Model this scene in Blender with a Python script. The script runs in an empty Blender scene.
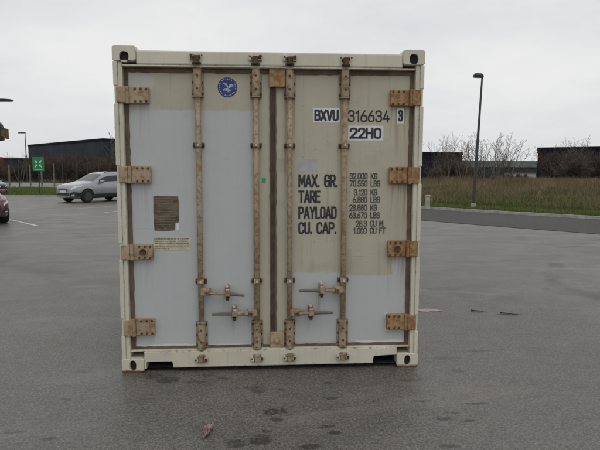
import bpy, bmesh, math, random
import numpy as np
from mathutils import Vector, Matrix
R = math.radians
SC = bpy.context.scene
COL = SC.collection

# ------------------------------------------------------------------ camera, sky, sun, exposure
CAM = Vector((-0.0373, -4.2434, 1.6217))
YAW, PITCH, ROLL, FPX = 0.0620, -0.0984, 0.0021, 530.0
fw = Vector((math.sin(YAW)*math.cos(PITCH), math.cos(YAW)*math.cos(PITCH), math.sin(PITCH)))
rt0 = Vector((math.cos(YAW), -math.sin(YAW), 0)); up0 = rt0.cross(fw)
rt = rt0*math.cos(ROLL) + up0*math.sin(ROLL); up = -rt0*math.sin(ROLL) + up0*math.cos(ROLL)
cd = bpy.data.cameras.new('camera'); cam = bpy.data.objects.new('camera', cd); COL.objects.link(cam)
m = Matrix((rt, up, -fw)).transposed().to_4x4(); m.translation = CAM; cam.matrix_world = m
cd.sensor_fit = 'HORIZONTAL'; cd.sensor_width = 36; cd.lens = FPX/600*36; cd.clip_start = .05; cd.clip_end = 4000
SC.camera = cam

SUN_EL, SUN_AZ = 62, 165            # azimuth measured from +y towards +x
W = bpy.data.worlds.new('World'); SC.world = W; W.use_nodes = True
nt = W.node_tree; nt.nodes.clear()
def wn(t, **k):
    n = nt.nodes.new(t)
    for a, b in k.items(): setattr(n, a, b)
    return n
sky = wn('ShaderNodeTexSky', sky_type='NISHITA', sun_disc=False, sun_elevation=R(SUN_EL), sun_rotation=R(SUN_AZ))
sky.air_density = 1.0; sky.dust_density = 4.0; sky.ozone_density = 1.0
hs = wn('ShaderNodeHueSaturation'); hs.inputs['Saturation'].default_value = .12; hs.inputs['Value'].default_value = .9
tc = wn('ShaderNodeTexCoord'); mp = wn('ShaderNodeMapping'); mp.inputs['Scale'].default_value = (1.2, 1.2, 3.6)
no = wn('ShaderNodeTexNoise'); no.inputs['Scale'].default_value = 1.5; no.inputs['Detail'].default_value = 7; no.inputs['Roughness'].default_value = .58
cr = wn('ShaderNodeValToRGB')
cr.color_ramp.elements[0].position = .33; cr.color_ramp.elements[0].color = (.765, .785, .815, 1)
cr.color_ramp.elements[1].position = .66; cr.color_ramp.elements[1].color = (.975, .975, .975, 1)
ml = wn('ShaderNodeVectorMath', operation='SCALE'); ml.inputs['Scale'].default_value = 9.0
mx = wn('ShaderNodeMix', data_type='RGBA'); mx.inputs['Factor'].default_value = .92
bg = wn('ShaderNodeBackground'); bg.inputs['Strength'].default_value = .1
wo = wn('ShaderNodeOutputWorld')
L = nt.links.new
L(sky.outputs[0], hs.inputs['Color']); L(tc.outputs['Generated'], mp.inputs[0]); L(mp.outputs[0], no.inputs['Vector'])
L(no.outputs[0], cr.inputs[0]); L(cr.outputs[0], ml.inputs[0]); L(hs.outputs[0], mx.inputs[6]); L(ml.outputs[0], mx.inputs[7])
L(mx.outputs[2], bg.inputs[0]); L(bg.outputs[0], wo.inputs[0])
sd = bpy.data.lights.new('sun', 'SUN'); sd.energy = .6; sd.angle = R(40); sd.color = (1, .97, .93)
so = bpy.data.objects.new('sun', sd); COL.objects.link(so)
sv = Vector((math.sin(R(SUN_AZ))*math.cos(R(SUN_EL)), math.cos(R(SUN_AZ))*math.cos(R(SUN_EL)), math.sin(R(SUN_EL))))
so.rotation_euler = sv.to_track_quat('Z', 'Y').to_euler()
SC.view_settings.view_transform = 'Standard'; SC.view_settings.look = 'None'
SC.view_settings.exposure = 0; SC.view_settings.gamma = 1; SC.view_settings.use_curve_mapping = False
SC.render.engine = 'CYCLES'

def ray(px, py):
    return rt*((px-300)/FPX) + up*(-(py-225)/FPX) + fw
def on_ground(px, py, z=0):
    d = ray(px, py); t = (z-CAM.z)/d.z; return CAM + d*t
def at(px, py, Y):                     # point seen at a pixel of the photo, at world depth Y
    d = ray(px, py); return CAM + d*((Y-CAM.y)/d.y)

# ------------------------------------------------------------------ material helpers
def lin(r, g, b):
    f = lambda c: (c/255/12.92 if c/255 <= .04045 else ((c/255+.055)/1.055)**2.4)
    return (f(r), f(g), f(b), 1)
class NB:
    def __init__(s, name, rough=.7, spec=.5):
        s.m = bpy.data.materials.new(name); s.m.use_nodes = True; s.t = s.m.node_tree
        s.b = s.t.nodes['Principled BSDF']; s.b.inputs['Roughness'].default_value = rough
        s.b.inputs['Specular IOR Level'].default_value = spec
        s.geo = s.t.nodes.new('ShaderNodeNewGeometry'); s.tc = s.t.nodes.new('ShaderNodeTexCoord')
        s.pos = s.geo.outputs['Position']; s.obj = s.tc.outputs['Object']
    def set(s, sock, v):
        if isinstance(v, bpy.types.NodeSocket): s.t.links.new(v, sock)
        else: sock.default_value = v
    def mapv(s, v, scale=(1, 1, 1), rot=(0, 0, 0), loc=(0, 0, 0)):
        n = s.t.nodes.new('ShaderNodeMapping'); n.inputs['Scale'].default_value = scale
        n.inputs['Rotation'].default_value = rot; n.inputs['Location'].default_value = loc
        s.set(n.inputs[0], v); return n.outputs[0]
    def noise(s, v, scale, detail=4, rough=.55, dist=0, col=False):
        n = s.t.nodes.new('ShaderNodeTexNoise'); n.inputs['Scale'].default_value = scale
        n.inputs['Detail'].default_value = detail; n.inputs['Roughness'].default_value = rough
        n.inputs['Distortion'].default_value = dist; s.set(n.inputs['Vector'], v)
        return n.outputs['Color' if col else 0]
    def voro(s, v, scale, out='Distance', feat='F1'):
        n = s.t.nodes.new('ShaderNodeTexVoronoi'); n.feature = feat; n.inputs['Scale'].default_value = scale
        s.set(n.inputs['Vector'], v); return n.outputs[out]
    def ramp(s, v, a, b, lo=0., hi=1.):
        n = s.t.nodes.new('ShaderNodeMapRange'); n.interpolation_type = 'SMOOTHSTEP'
        for i, x in enumerate((v, a, b, lo, hi)): s.set(n.inputs[i], x)
        return n.outputs[0]
    def math(s, op, a, b=0., c=None):
        n = s.t.nodes.new('ShaderNodeMath'); n.operation = op; s.set(n.inputs[0], a); s.set(n.inputs[1], b)
        if c is not None: s.set(n.inputs[2], c)
        return n.outputs[0]
    def mix(s, f, a, b, mode='MIX'):
        n = s.t.nodes.new('ShaderNodeMix'); n.data_type = 'RGBA'; n.blend_type = mode
        s.set(n.inputs[0], f); s.set(n.inputs[6], a); s.set(n.inputs[7], b); return n.outputs[2]
    def sep(s, v):
        n = s.t.nodes.new('ShaderNodeSeparateXYZ'); s.set(n.inputs[0], v); return n.outputs
    def vadd(s, a, b, op='ADD'):
        n = s.t.nodes.new('ShaderNodeVectorMath'); n.operation = op; s.set(n.inputs[0], a); s.set(n.inputs[1], b); return n.outputs[0]
    def vscale(s, a, k):
        n = s.t.nodes.new('ShaderNodeVectorMath'); n.operation = 'SCALE'; s.set(n.inputs[0], a); n.inputs['Scale'].default_value = k; return n.outputs[0]
    def attr(s, name):
        n = s.t.nodes.new('ShaderNodeAttribute'); n.attribute_name = name; return n.outputs['Fac']
    def bump(s, h, strength=.3, dist=.01):
        n = s.t.nodes.new('ShaderNodeBump'); n.inputs['Strength'].default_value = strength; n.inputs['Distance'].default_value = dist
        s.set(n.inputs['Height'], h); s.t.links.new(n.outputs[0], s.b.inputs['Normal'])
    def out(s, col, rough=None, metal=None):
        s.set(s.b.inputs['Base Color'], col)
        if rough is not None: s.set(s.b.inputs['Roughness'], rough)
        if metal is not None: s.set(s.b.inputs['Metallic'], metal)
        return s.m

def simple(name, col, rough=.6, metal=0., var=.18, scale=6., spec=.5):
    n = NB(name, rough, spec)
    f = n.noise(n.obj, scale, 4)
    d = tuple(c*(1-var) for c in col[:3])+(1,); l = tuple(min(1, c*(1+var)) for c in col[:3])+(1,)
    return n.out(n.mix(n.ramp(f, .3, .7), d, l), rough, metal)

M = {}
# --- container paints
BEIGE = (.44, .415, .325, 1); GREY = (.455, .472, .478, 1)
def dirt_layers(n, col, amt=1.0):
    streak = n.noise(n.mapv(n.pos, (26, 26, .9)), 1, 5, .65)
    col = n.mix(n.ramp(streak, .52, .80, 0, .35*amt), col, (.20, .17, .125, 1))
    blot = n.noise(n.pos, 3.1, 6, .62)
    col = n.mix(n.ramp(blot, .55, .78, 0, .30*amt), col, (.24, .215, .165, 1))
    sp = n.noise(n.pos, 45, 3, .7)
    col = n.mix(n.ramp(sp, .69, .74, 0, .55*amt), col, (.13, .08, .045, 1))
    return col
def rect_mask(n, x, z, x0, x1, z0, z1, soft=.012):
    dx = n.math('SUBTRACT', n.math('ABSOLUTE', n.math('SUBTRACT', x, (x0+x1)/2)), (x1-x0)/2)
    dz = n.math('SUBTRACT', n.math('ABSOLUTE', n.math('SUBTRACT', z, (z0+z1)/2)), (z1-z0)/2)
    return n.ramp(n.math('MAXIMUM', dx, dz), soft, -soft)
def door_paint(name, rects, pale, runs):
    n = NB(name, .52, .4)
    wob = n.vadd(n.vscale(n.vadd(n.noise(n.pos, 55, 4, .7, 0, True), (.5, .5, .5), 'SUBTRACT'), .018), n.vscale(n.vadd(n.noise(n.pos, 9, 4, .6, 0, True), (.5, .5, .5), 'SUBTRACT'), .035))
    sx = n.sep(n.vadd(n.pos, wob)); x, z = sx[0], sx[2]
    base = n.mix(n.ramp(n.noise(n.pos, 1.3, 4), .3, .7), tuple(c*.93 for c in BEIGE[:3])+(1,), tuple(c*1.05 for c in BEIGE[:3])+(1,))
    base = dirt_layers(n, base, 1.35)
    mask = None
    for r in rects:
        k = rect_mask(n, x, z, *r[:4]); k = n.math('MULTIPLY', k, r[4])
        mask = k if mask is None else n.math('MAXIMUM', mask, k)
    strk = n.noise(n.mapv(n.pos, (34, 34, .8)), 1, 4, .6)
    g = n.mix(n.ramp(strk, .35, .7), tuple(c*.99 for c in GREY[:3])+(1,), tuple(c*1.01 for c in GREY[:3])+(1,))
    g = n.mix(n.ramp(n.noise(n.pos, 2.2, 5, .6), .52, .76, 0, .30), g, (.37, .38, .385, 1))
    sp = n.noise(n.pos, 36, 3, .7); g = n.mix(n.ramp(sp, .71, .76, 0, .5), g, (.15, .12, .09, 1))
    col = n.mix(mask, base, g)
    for r in pale:                      # chipped pale patches where stickers and paint came away
        col = n.mix(n.math('MULTIPLY', rect_mask(n, x, z, *r[:4], .006), r[4]), col, r[5])
    rs = n.noise(n.mapv(n.pos, (48, 48, 1.4)), 1, 4, .6); rk = None
    for x0, x1, zt, ln, k in runs:      # rust carried down by rain from the fittings
        mk = n.math('MULTIPLY', n.ramp(n.math('ABSOLUTE', n.math('SUBTRACT', x, (x0+x1)/2)), (x1-x0)/2+.01, (x1-x0)/2-.02), n.math('MULTIPLY', n.ramp(z, zt-ln, zt-.02, 0, k), n.ramp(z, zt+.02, zt)))
        rk = mk if rk is None else n.math('MAXIMUM', rk, mk)
    col = n.mix(n.math('MULTIPLY', rk, n.ramp(rs, .44, .66)), col, (.24, .165, .09, 1))
    scr = n.noise(n.mapv(n.pos, (5, 5, 160), (0, .5, 0)), 1, 2, .5)
    col = n.mix(n.math('MULTIPLY', n.ramp(scr, .70, .74, 0, .35), n.ramp(n.noise(n.pos, 3, 2), .5, .6)), col, (.16, .145, .12, 1))
    n.bump(n.math('ADD', n.noise(n.pos, 60, 3), n.math('MULTIPLY', n.noise(n.pos, 2.4, 3), 9)), .12, .006)
    return n.out(col, n.ramp(n.noise(n.pos, 4, 3), .3, .7, .5, .62))
M['door_left'] = door_paint('door_paint_left', [(-1.16, -.155, .0, 2.112, 1), (-1.16, -.925, 2.1, 2.385, .62)],
    [(-1.10, -.6, .198, .214, .85, (.66, .66, .64, 1)), (-.52, -.17, .196, .209, .75, (.62, .62, .6, 1))],
    [(-1.11, -.95, 2.15, .45, .25), (-1.11, -.95, 1.53, .4, .3), (-1.11, -.95, .92, .4, .25), (-.63, -.525, 2.205, .35, .5), (-.175, -.075, 2.205, .5, .6), (-.62, -.53, 1.815, .3, .5), (-.17, -.08, 1.815, .35, .6), (-.40, -.33, .6, .25, .6), (-.34, -.27, .43, .2, .6)])
M['door_right'] = door_paint('door_paint_right', [(.168, .562, .215, .80, 1), (.615, 1.16, .0, .775, 1), (1.005, 1.17, .7, .94, 1)],
    [(.17, .56, .198, .208, .5, (.6, .6, .58, 1)), (.70, 1.10, .196, .216, .85, (.64, .64, .62, 1)), (.215, .375, 1.635, 1.735, .55, (.5, .5, .52, 1)), (.945, .975, .30, .46, .8, (.62, .62, .6, 1)),
     (.045, .12, 1.62, 1.74, .45, (.3, .28, .25, 1)), (.05, .11, 1.33, 1.40, .3, (.3, .28, .25, 1)), (.62, .66, .79, 1.0, .25, (.3, .2, .12, 1))],
    [(.95, 1.11, 2.15, .55, .75), (.95, 1.11, 1.53, .5, .75), (.95, 1.11, .93, .4, .6), (.09, .20, 2.205, .6, .65), (.53, .64, 2.205, .5, .6), (.09, .2, 1.815, .4, .6), (.53, .64, 1.815, .35, .6), (.28, .35, .43, .2, .6), (.36, .44, .61, .25, .6)])
def frame_paint():
    n = NB('frame_paint', .5, .4)
    base = n.mix(n.ramp(n.noise(n.pos, 1.7, 4), .3, .7), (.53, .505, .41, 1), (.615, .59, .485, 1))
    base = dirt_layers(n, base, .95)
    z = n.sep(n.vadd(n.pos, n.vscale(n.vadd(n.noise(n.pos, 14, 4, .6, 0, True), (.5,)*3, 'SUBTRACT'), .05)))[2]
    base = n.mix(n.ramp(z, .036, .012), base, (.12, .06, .03, 1))
    run = n.noise(n.mapv(n.pos, (14, 14, .4)), 1, 3)
    base = n.mix(n.math('MULTIPLY', n.ramp(run, .6, .72, 0, .55), n.ramp(z, 2.3, 2.5)), base, (.36, .27, .12, 1))
    bv = n.t.nodes.new('ShaderNodeBevel'); bv.samples = 4; bv.inputs['Radius'].default_value = .010
    dt = n.t.nodes.new('ShaderNodeVectorMath'); dt.operation = 'DOT_PRODUCT'; n.set(dt.inputs[0], bv.outputs[0]); n.set(dt.inputs[1], n.geo.outputs['Normal'])
    wear = n.math('MULTIPLY', n.ramp(dt.outputs['Value'], .985, .90), n.ramp(n.noise(n.pos, 24, 5, .7), .50, .62, 0, .85))
    base = n.mix(wear, base, (.19, .13, .085, 1))
    base = n.mix(n.ramp(n.noise(n.pos, 17, 5, .7), .70, .74, 0, .8), base, (.24, .16, .10, 1))
    n.bump(n.math('ADD', n.noise(n.pos, 40, 3), n.math('MULTIPLY', n.noise(n.pos, 5, 3), 3)), .14, .004)
    return n.out(base, .5)
M['frame'] = frame_paint()
def rusty(name, paint, rust, dark, amount, scale=22):
    n = NB(name, .75, .25)
    a = n.noise(n.pos, scale, 6, .65); b = n.noise(n.pos, scale*2.7, 4, .7); c = n.noise(n.pos, 5, 3)
    col = n.mix(n.ramp(c, .35, .65), paint, tuple(x*.82 for x in paint[:3])+(1,))
    k = n.math('ADD', a, n.math('MULTIPLY', n.math('SUBTRACT', c, .5), .35))
    col = n.mix(n.ramp(k, .62-amount*.3, .74-amount*.3), col, rust)
    col = n.mix(n.ramp(b, .60, .72, 0, .85), col, dark)
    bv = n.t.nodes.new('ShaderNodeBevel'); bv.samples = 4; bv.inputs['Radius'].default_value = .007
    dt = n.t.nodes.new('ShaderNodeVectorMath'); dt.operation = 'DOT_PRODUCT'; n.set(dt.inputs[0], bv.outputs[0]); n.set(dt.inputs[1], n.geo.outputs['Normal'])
    col = n.mix(n.math('MULTIPLY', n.ramp(dt.outputs['Value'], .99, .90), n.ramp(a, .35, .55, .2, .9)), col, dark)  # edges darkened in the colour: painted occlusion outlines merged with edge rust
    n.bump(n.math('ADD', a, b), .35, .004)
    return n.out(col, .8)
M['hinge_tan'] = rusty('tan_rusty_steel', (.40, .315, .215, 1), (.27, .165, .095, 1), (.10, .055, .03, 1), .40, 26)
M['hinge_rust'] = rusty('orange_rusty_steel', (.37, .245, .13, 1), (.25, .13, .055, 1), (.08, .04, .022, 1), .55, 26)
M['bar'] = rusty('rusty_bar_steel', (.37, .30, .21, 1), (.26, .16, .09, 1), (.11, .065, .038, 1), .5, 34)
M['bracket'] = rusty('bracket_steel', (.37, .305, .22, 1), (.22, .14, .085, 1), (.07, .04, .025, 1), .46, 26)
M['bolt'] = rusty('bolt_steel', (.12, .075, .045, 1), (.09, .045, .025, 1), (.04, .025, .018, 1), .5, 40)
M['grip'] = rusty('worn_handle_steel', (.18, .165, .15, 1), (.19, .13, .085, 1), (.07, .05, .04, 1), .35, 25)
M['tag_white'] = rusty('chipped_white_paint', (.62, .60, .55, 1), (.4, .33, .25, 1), (.2, .13, .08, 1), .15, 30)
def gasket():
    n = NB('brown_rubber_gasket', .85, .2)
    a = n.noise(n.pos, 9, 6, .65)
    col = n.mix(n.ramp(a, .3, .7), (.095, .068, .048, 1), (.17, .125, .09, 1))
    col = n.mix(n.ramp(n.noise(n.pos, 30, 4, .7), .62, .7, 0, .6), col, (.05, .03, .022, 1))
    n.bump(a, .2, .004); return n.out(col, .85)
M['gasket'] = gasket()
M['seal_dark'] = simple('dark_brown_seal', (.062, .040, .028, 1), .8, 0, .35, 12)
M['cavity_shade'] = simple('cavity_shade_black', (.02, .018, .016, 1), .9)  # near-black colour that paints shade into holes and pockets
M['ink'] = simple('black_lettering', (.022, .023, .032, 1), .6, 0, .35, 40)
M['ink_worn'] = rusty('worn_black_lettering', (.06, .06, .06, 1), (.10, .095, .085, 1), (.17, .16, .13, 1), .25, 50)
M['decal_white'] = simple('white_decal', (.66, .67, .70, 1), .5, 0, .06, 8)
M['emblem_blue'] = simple('blue_emblem', (.022, .04, .19, 1), .5, 0, .25, 40)
M['emblem_white'] = simple('pale_emblem', (.36, .40, .50, 1), .5, 0, .15, 60)
M['cream'] = simple('cream_sticker', (.50, .47, .36, 1), .6, 0, .18, 25)
M['faint'] = simple('faded_print', (.17, .145, .10, 1), .7, 0, .3, 60)
M['green_tag'] = simple('green_tag', (.02, .33, .17, 1), .5)
def plate_m():
    n = NB('dirty_brown_plate', .75, .3)
    a = n.noise(n.mapv(n.pos, (8, 8, 26)), 1, 6, .7)
    col = n.mix(n.ramp(a, .35, .68), (.075, .058, .04, 1), (.17, .14, .10, 1))
    col = n.mix(n.ramp(n.noise(n.pos, 18, 4), .63, .72, 0, .7), col, (.32, .29, .23, 1))
    return n.out(col, .75)
M['plate'] = plate_m()

# --- ground
def asphalt(name, base=.085, stains=(), tint=(1.0, .945, .82), gloss=.55, tyre=True, spec=.4):
    n = NB(name, gloss, spec); p = n.pos
    big = n.noise(p, .16, 5, .6, .8); mid = n.noise(n.mapv(p, (1, 1.6, 1), (0, 0, .5)), .9, 6, .62, .6)
    fine = n.noise(p, 55, 4, .75); ag = n.voro(p, 130, 'Color'); agv = n.sep(ag)[0]
    c0 = tuple(base*.72*t for t in tint)+(1,); c1 = tuple(base*1.30*t for t in tint)+(1,)
    col = n.mix(n.ramp(n.math('ADD', n.math('MULTIPLY', big, .5), n.math('MULTIPLY', mid, .5)), .37, .63), c0, c1)
    col = n.mix(n.ramp(fine, .3, .72, 0, 1), n.mix(.60, col, (.013, .012, .011, 1)), n.mix(.24, col, (.36, .34, .31, 1)))
    gr = n.noise(p, 20, 4, .8); g2_ = n.noise(p, 6.5, 4, .7)
    col = n.mix(n.ramp(n.math('ADD', n.math('MULTIPLY', gr, .6), n.math('MULTIPLY', g2_, .4)),   .55, .40, 0, .26), col, (.030, .028, .025, 1))
    col = n.mix(n.ramp(agv, .72, .98, 0, .33), col, (.30, .285, .265, 1))
    col = n.mix(n.ramp(agv, .22, .02, 0, .45), col, (.022, .02, .019, 1))
    if tyre:                              # faint sweeping tyre arcs and dry scuffing
        w = n.vadd(p, n.vscale(n.vadd(n.noise(p, .25, 2, .5, 0, True), (.5,)*3, 'SUBTRACT'), 2.2))
        for cx, cy, rad, wd, k in ((12.5, 1.5, 8.2, .22, .8), (12.3, 1.3, 6.7, .2, .7), (-14, 3, 9.0, .5, .7), (3, 16, 13.5, .35, .6), (5, 17, 11.9, .25, .55), (9.5, 8, 3.2, .2, .6), (8.2, 5.4, 1.5, .15, .6), (-9, 16, 12, .4, .6)):
            q = n.sep(n.vadd(w, (cx, cy, 0), 'SUBTRACT'))
            rr = n.math('SQRT', n.math('ADD', n.math('MULTIPLY', q[0], q[0]), n.math('MULTIPLY', q[1], q[1])))
            band = n.ramp(n.math('ABSOLUTE', n.math('SUBTRACT', rr, rad)), wd, wd*.3)
            band = n.math('MULTIPLY', band, n.ramp(n.noise(p, 1.1, 4, .6), .40, .62, 0, k))
            col = n.mix(band, col, tuple(base*.42*t for t in tint)+(1,))
        dry = n.noise(n.mapv(p, (.7, 2.2, 1), (0, 0, -.3)), .55, 5, .65, 1.2)
        col = n.mix(n.ramp(dry, .54, .70, 0, .30), col, tuple(base*1.9*t for t in tint)+(1,))
    if stains:
        w = n.vadd(p, n.vscale(n.vadd(n.noise(p, 16, 5, .75, 0, True), (.5,)*3, 'SUBTRACT'), .11))
        s = None
        for cx, cy, rx, ry, k in stains:
            q = n.sep(n.mapv(w, (1/rx, 1/ry, 1), (0, 0, 0), (-cx/rx, -cy/ry, 0)))
            d = n.math('SQRT', n.math('ADD', n.math('MULTIPLY', q[0], q[0]), n.math('MULTIPLY', q[1], q[1])))
            v = n.ramp(d, 1.15, .72, 0, k); s = v if s is None else n.math('MAXIMUM', s, v)
        s = n.math('MULTIPLY', s, n.ramp(n.noise(p, 30, 4, .75), .36, .54, .25, 1))
        col = n.mix(s, col, (.016, .014, .012, 1))
    n.bump(n.math('ADD', fine, n.math('MULTIPLY', agv, .6)), .55, .006)
    return n.out(col, n.ramp(mid, .3, .7, gloss-.05, gloss+.12))
def g2(px, py): v = on_ground(px, py); return v.x, v.y
ST = []
for px, py, rx, ry, k in [(168, 380, .11, .07, .7), (195, 382, .10, .03, .55), (223, 378.5, .05, .03, .6), (208, 375, .05, .03, .4), (252, 388, .06, .03, .6), (258, 391, .06, .04, .6), (281, 390, .03, .02, .6),
    (271, 412, .055, .055, .85), (276, 420, .05, .035, .75), (284, 411, .03, .03, .6), (260, 440, .075, .07, .8), (236, 443, .06, .05, .75), (267, 431, .03, .02, .6), (293, 362, .2, .06, .6), (150, 376, .12, .05, .4),
    (84, 371.5, .06, .02, .5), (66, 399.5, .05, .02, .6), (50, 439, .05, .02, .7), (14, 432, .06, .02, .6), (329, 383, .05, .025, .7), (330.5, 398, .06, .03, .75), (283, 411, .03, .05, .7), (327, 426, .05, .03, .8),
    (335, 433, .05, .03, .8), (310, 447, .07, .04, .8), (479, 351, .13, .03, .75), (446, 358, .14, .05, .5), (503, 350, .03, .02, .6), (457, 371, .07, .03, .55), (476, 404, .10, .025, .6), (469, 420.5, .05, .02, .8), (444, 419, .06, .025, .8),
    (449, 446, .07, .03, .7), (452, 413, .05, .015, .6), (581, 388, .05, .015, .6), (421, 401, .08, .02, .5), (412, 380, .10, .03, .4), (533, 384.5, .05, .012, .6), (477, 311.5, .13, .035, .85), (509, 314.5, .17, .035, .9), (493, 308, .05, .03, .7), (443, 289, .3, .12, .4), (470, 283, .5, .35, .28), (547, 289, .05, .06, .6), (584, 281, .2, .09, .35)]:
    ST.append((*g2(px, py), rx, ry, k))
M['asphalt'] = asphalt('lot_asphalt', .136, ST, gloss=.43, spec=.5)
M['road'] = asphalt('road_asphalt', .066, (), (.97, .99, 1.03), .8, False, .12)
def soil(name, a, b):
    n = NB(name, .95, .1); f = n.noise(n.pos, .7, 6, .65); g = n.noise(n.pos, 14, 4, .7)
    return n.out(n.mix(n.ramp(n.math('ADD', n.math('MULTIPLY', f, .6), n.math('MULTIPLY', g, .4)), .35, .65), a, b), .95)
M['soil'] = soil('rough_meadow_soil', (.045, .05, .02, 1), (.10, .085, .045, 1))
M['turf'] = soil('turf_soil', (.03, .05, .014, 1), (.06, .085, .028, 1))
M['gravel'] = soil('pale_gravel', (.20, .19, .17, 1), (.33, .32, .30, 1))
M['concrete'] = simple('pale_concrete', (.36, .345, .31, 1), .85, 0, .2, 5)
def linep():
    n = NB('worn_white_road_paint', .7, .3)
    a = n.noise(n.pos, 18, 5, .7)
    return n.out(n.mix(n.ramp(a, .52, .68, 0, .8), (.55, .54, .51, 1), (.12, .115, .105, 1)), .7)
M['line'] = linep()
def blade(name, cols, patch=.35):
    n = NB(name, .75, .2)
    r = n.attr('rnd'); f = n.noise(n.pos, patch, 4, .6)
    col = n.mix(n.ramp(r, .1, .9), cols[0], cols[1]); col = n.mix(n.ramp(f, .4, .62), col, n.mix(r, cols[2], cols[3]))
    return n.out(col, .8)
M['blade_green'] = blade('verge_grass', [(.07, .125, .026, 1), (.13, .19, .05, 1), (.10, .125, .04, 1), (.17, .17, .07, 1)])
M['blade_olive'] = blade('olive_meadow_grass', [(.08, .10, .033, 1), (.15, .16, .06, 1), (.20, .175, .085, 1), (.12, .10, .05, 1)], .5)
M['blade_dry'] = blade('dry_meadow_grass', [(.15, .112, .066, 1), (.28, .215, .14, 1), (.11, .08, .046, 1), (.17, .14, .07, 1)], .3)
# --- woody plants, metal, buildings, cars
M['bark'] = simple('grey_brown_bark', (.10, .085, .07, 1), .9, 0, .3, 3)
M['twig'] = simple('brown_twigs', (.105, .082, .064, 1), .9, 0, .3, 1.5)
M['twig_red'] = simple('russet_twigs', (.075, .052, .038, 1), .9, 0, .4, .8)
M['leaf_red'] = simple('dead_russet_leaves', (.095, .05, .028, 1), .9, 0, .45, 1.2)
M['leaf_brown'] = simple('dead_brown_leaves', (.085, .052, .028, 1), .9, 0, .45, 1.2)
M['pole'] = simple('dark_green_grey_pole', (.035, .04, .042, 1), .5)
M['pole_black'] = simple('black_lamp_metal', (.012, .013, .015, 1), .45)
M['fence_post'] = simple('weathered_post', (.16, .14, .115, 1), .85, 0, .25, 3)
M['fence_dark'] = simple('dark_fence_steel', (.03, .032, .03, 1), .6)
def cladding(name, col, pitch=.3):
    n = NB(name, .7, .15)
    w = n.t.nodes.new('ShaderNodeTexWave'); w.inputs['Scale'].default_value = 1.0; w.bands_direction = 'X'
    n.set(w.inputs['Vector'], n.mapv(n.obj, (1.05/pitch/3.3, 1, 1)))
    f = n.noise(n.obj, .25, 4)
    c = n.mix(n.ramp(f, .3, .7), tuple(x*.8 for x in col[:3])+(1,), tuple(x*1.2 for x in col[:3])+(1,))
    sx_ = n.sep(n.obj); fr = n.math('FRACT', n.math('DIVIDE', sx_[0], 6.0)); fz = n.math('FRACT', n.math('DIVIDE', sx_[2], 2.2))
    c = n.mix(n.math('MAXIMUM', n.ramp(fr, .022, .012), n.ramp(fz, .03, .015, 0, .5)), c, (.008, .009, .011, 1))
    c = n.mix(n.ramp(n.noise(n.mapv(n.obj, (2, 2, .15)), 1, 4), .55, .7, 0, .3), c, tuple(min(1, x*1.9) for x in col[:3])+(1,))
    n.bump(w.outputs['Fac'], .5, .03); return n.out(c, .7)
M['clad_navy'] = cladding('navy_cladding', (.011, .014, .028, 1))
M['clad_dark'] = cladding('dark_grey_cladding', (.034, .041, .056, 1))
M['clad_grey'] = cladding('grey_cladding', (.045, .05, .05, 1))
M['trim_dark'] = simple('dark_trim', (.012, .013, .017, 1), .8, 0, .2, 2, .1)
M['roof'] = simple('roof_membrane', (.06, .062, .065, 1), .9)
M['white_wall'] = simple('white_render', (.40, .40, .385, 1), .8)
M['roof_green'] = simple('mossy_roof', (.05, .06, .052, 1), .9, 0, .4, .15)
M['hill'] = soil('far_wood', (.03, .032, .024, 1), (.06, .056, .042, 1))
M['sign_green'] = simple('green_sign', (.01, .20, .07, 1), .4, 0, .08)
M['sign_white'] = simple('sign_white', (.55, .68, .60, 1), .4, 0, .05)
def carpaint(name, col, metal):
    n = NB(name, .3, .5); n.b.inputs['Coat Weight'].default_value = .8; n.b.inputs['Coat Roughness'].default_value = .08
    f = n.noise(n.obj, 2.5, 5); z = n.sep(n.obj)[2]
    c = n.mix(n.ramp(f, .3, .7), tuple(x*.93 for x in col[:3])+(1,), tuple(min(1, x*1.05) for x in col[:3])+(1,))
    c = n.mix(n.math('MULTIPLY', n.ramp(z, .62, .3, 0, .5), n.ramp(n.noise(n.obj, 7, 4), .3, .6)), c, (.12, .11, .10, 1))
    return n.out(c, .32, metal)
M['car_silver'] = carpaint('silver_paint', (.31, .325, .35, 1), .6)
M['car_red'] = carpaint('dark_red_paint', (.10, .03, .028, 1), .2)
M['car_blue'] = carpaint('dark_blue_paint', (.012, .018, .05, 1), .2)
M['car_glass'] = simple('tinted_glass', (.018, .021, .024, 1), .06, 0, .1)
M['screen_glass'] = simple('windscreen_glass', (.045, .052, .056, 1), .05, 0, .2, 2)
M['rubber'] = simple('tyre_rubber', (.014, .014, .014, 1), .85)
M['black_plastic'] = simple('black_plastic', (.018, .018, .019, 1), .6)
M['rim'] = simple('dark_alloy', (.07, .072, .075, 1), .35, .6)
M['lamp_lens'] = simple('headlamp_lens', (.62, .65, .68, 1), .1, 0, .2, 12)
M['amber'] = simple('pale_fog_lens', (.75, .70, .45, 1), .2)
M['red_coat'] = simple('red_lorry_paint', (.13, .022, .018, 1), .6)
M['pink'] = simple('pinkish_paper', (.21, .15, .13, 1), .85, 0, .5, 22)
M['pink_pale'] = simple('pale_pink_chalk', (.36, .30, .28, 1), .85, 0, .2, 14)
M['brown_metal'] = rusty('brown_machine_steel', (.16, .105, .05, 1), (.10, .055, .028, 1), (.03, .02, .014, 1), .4, 6)

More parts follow.
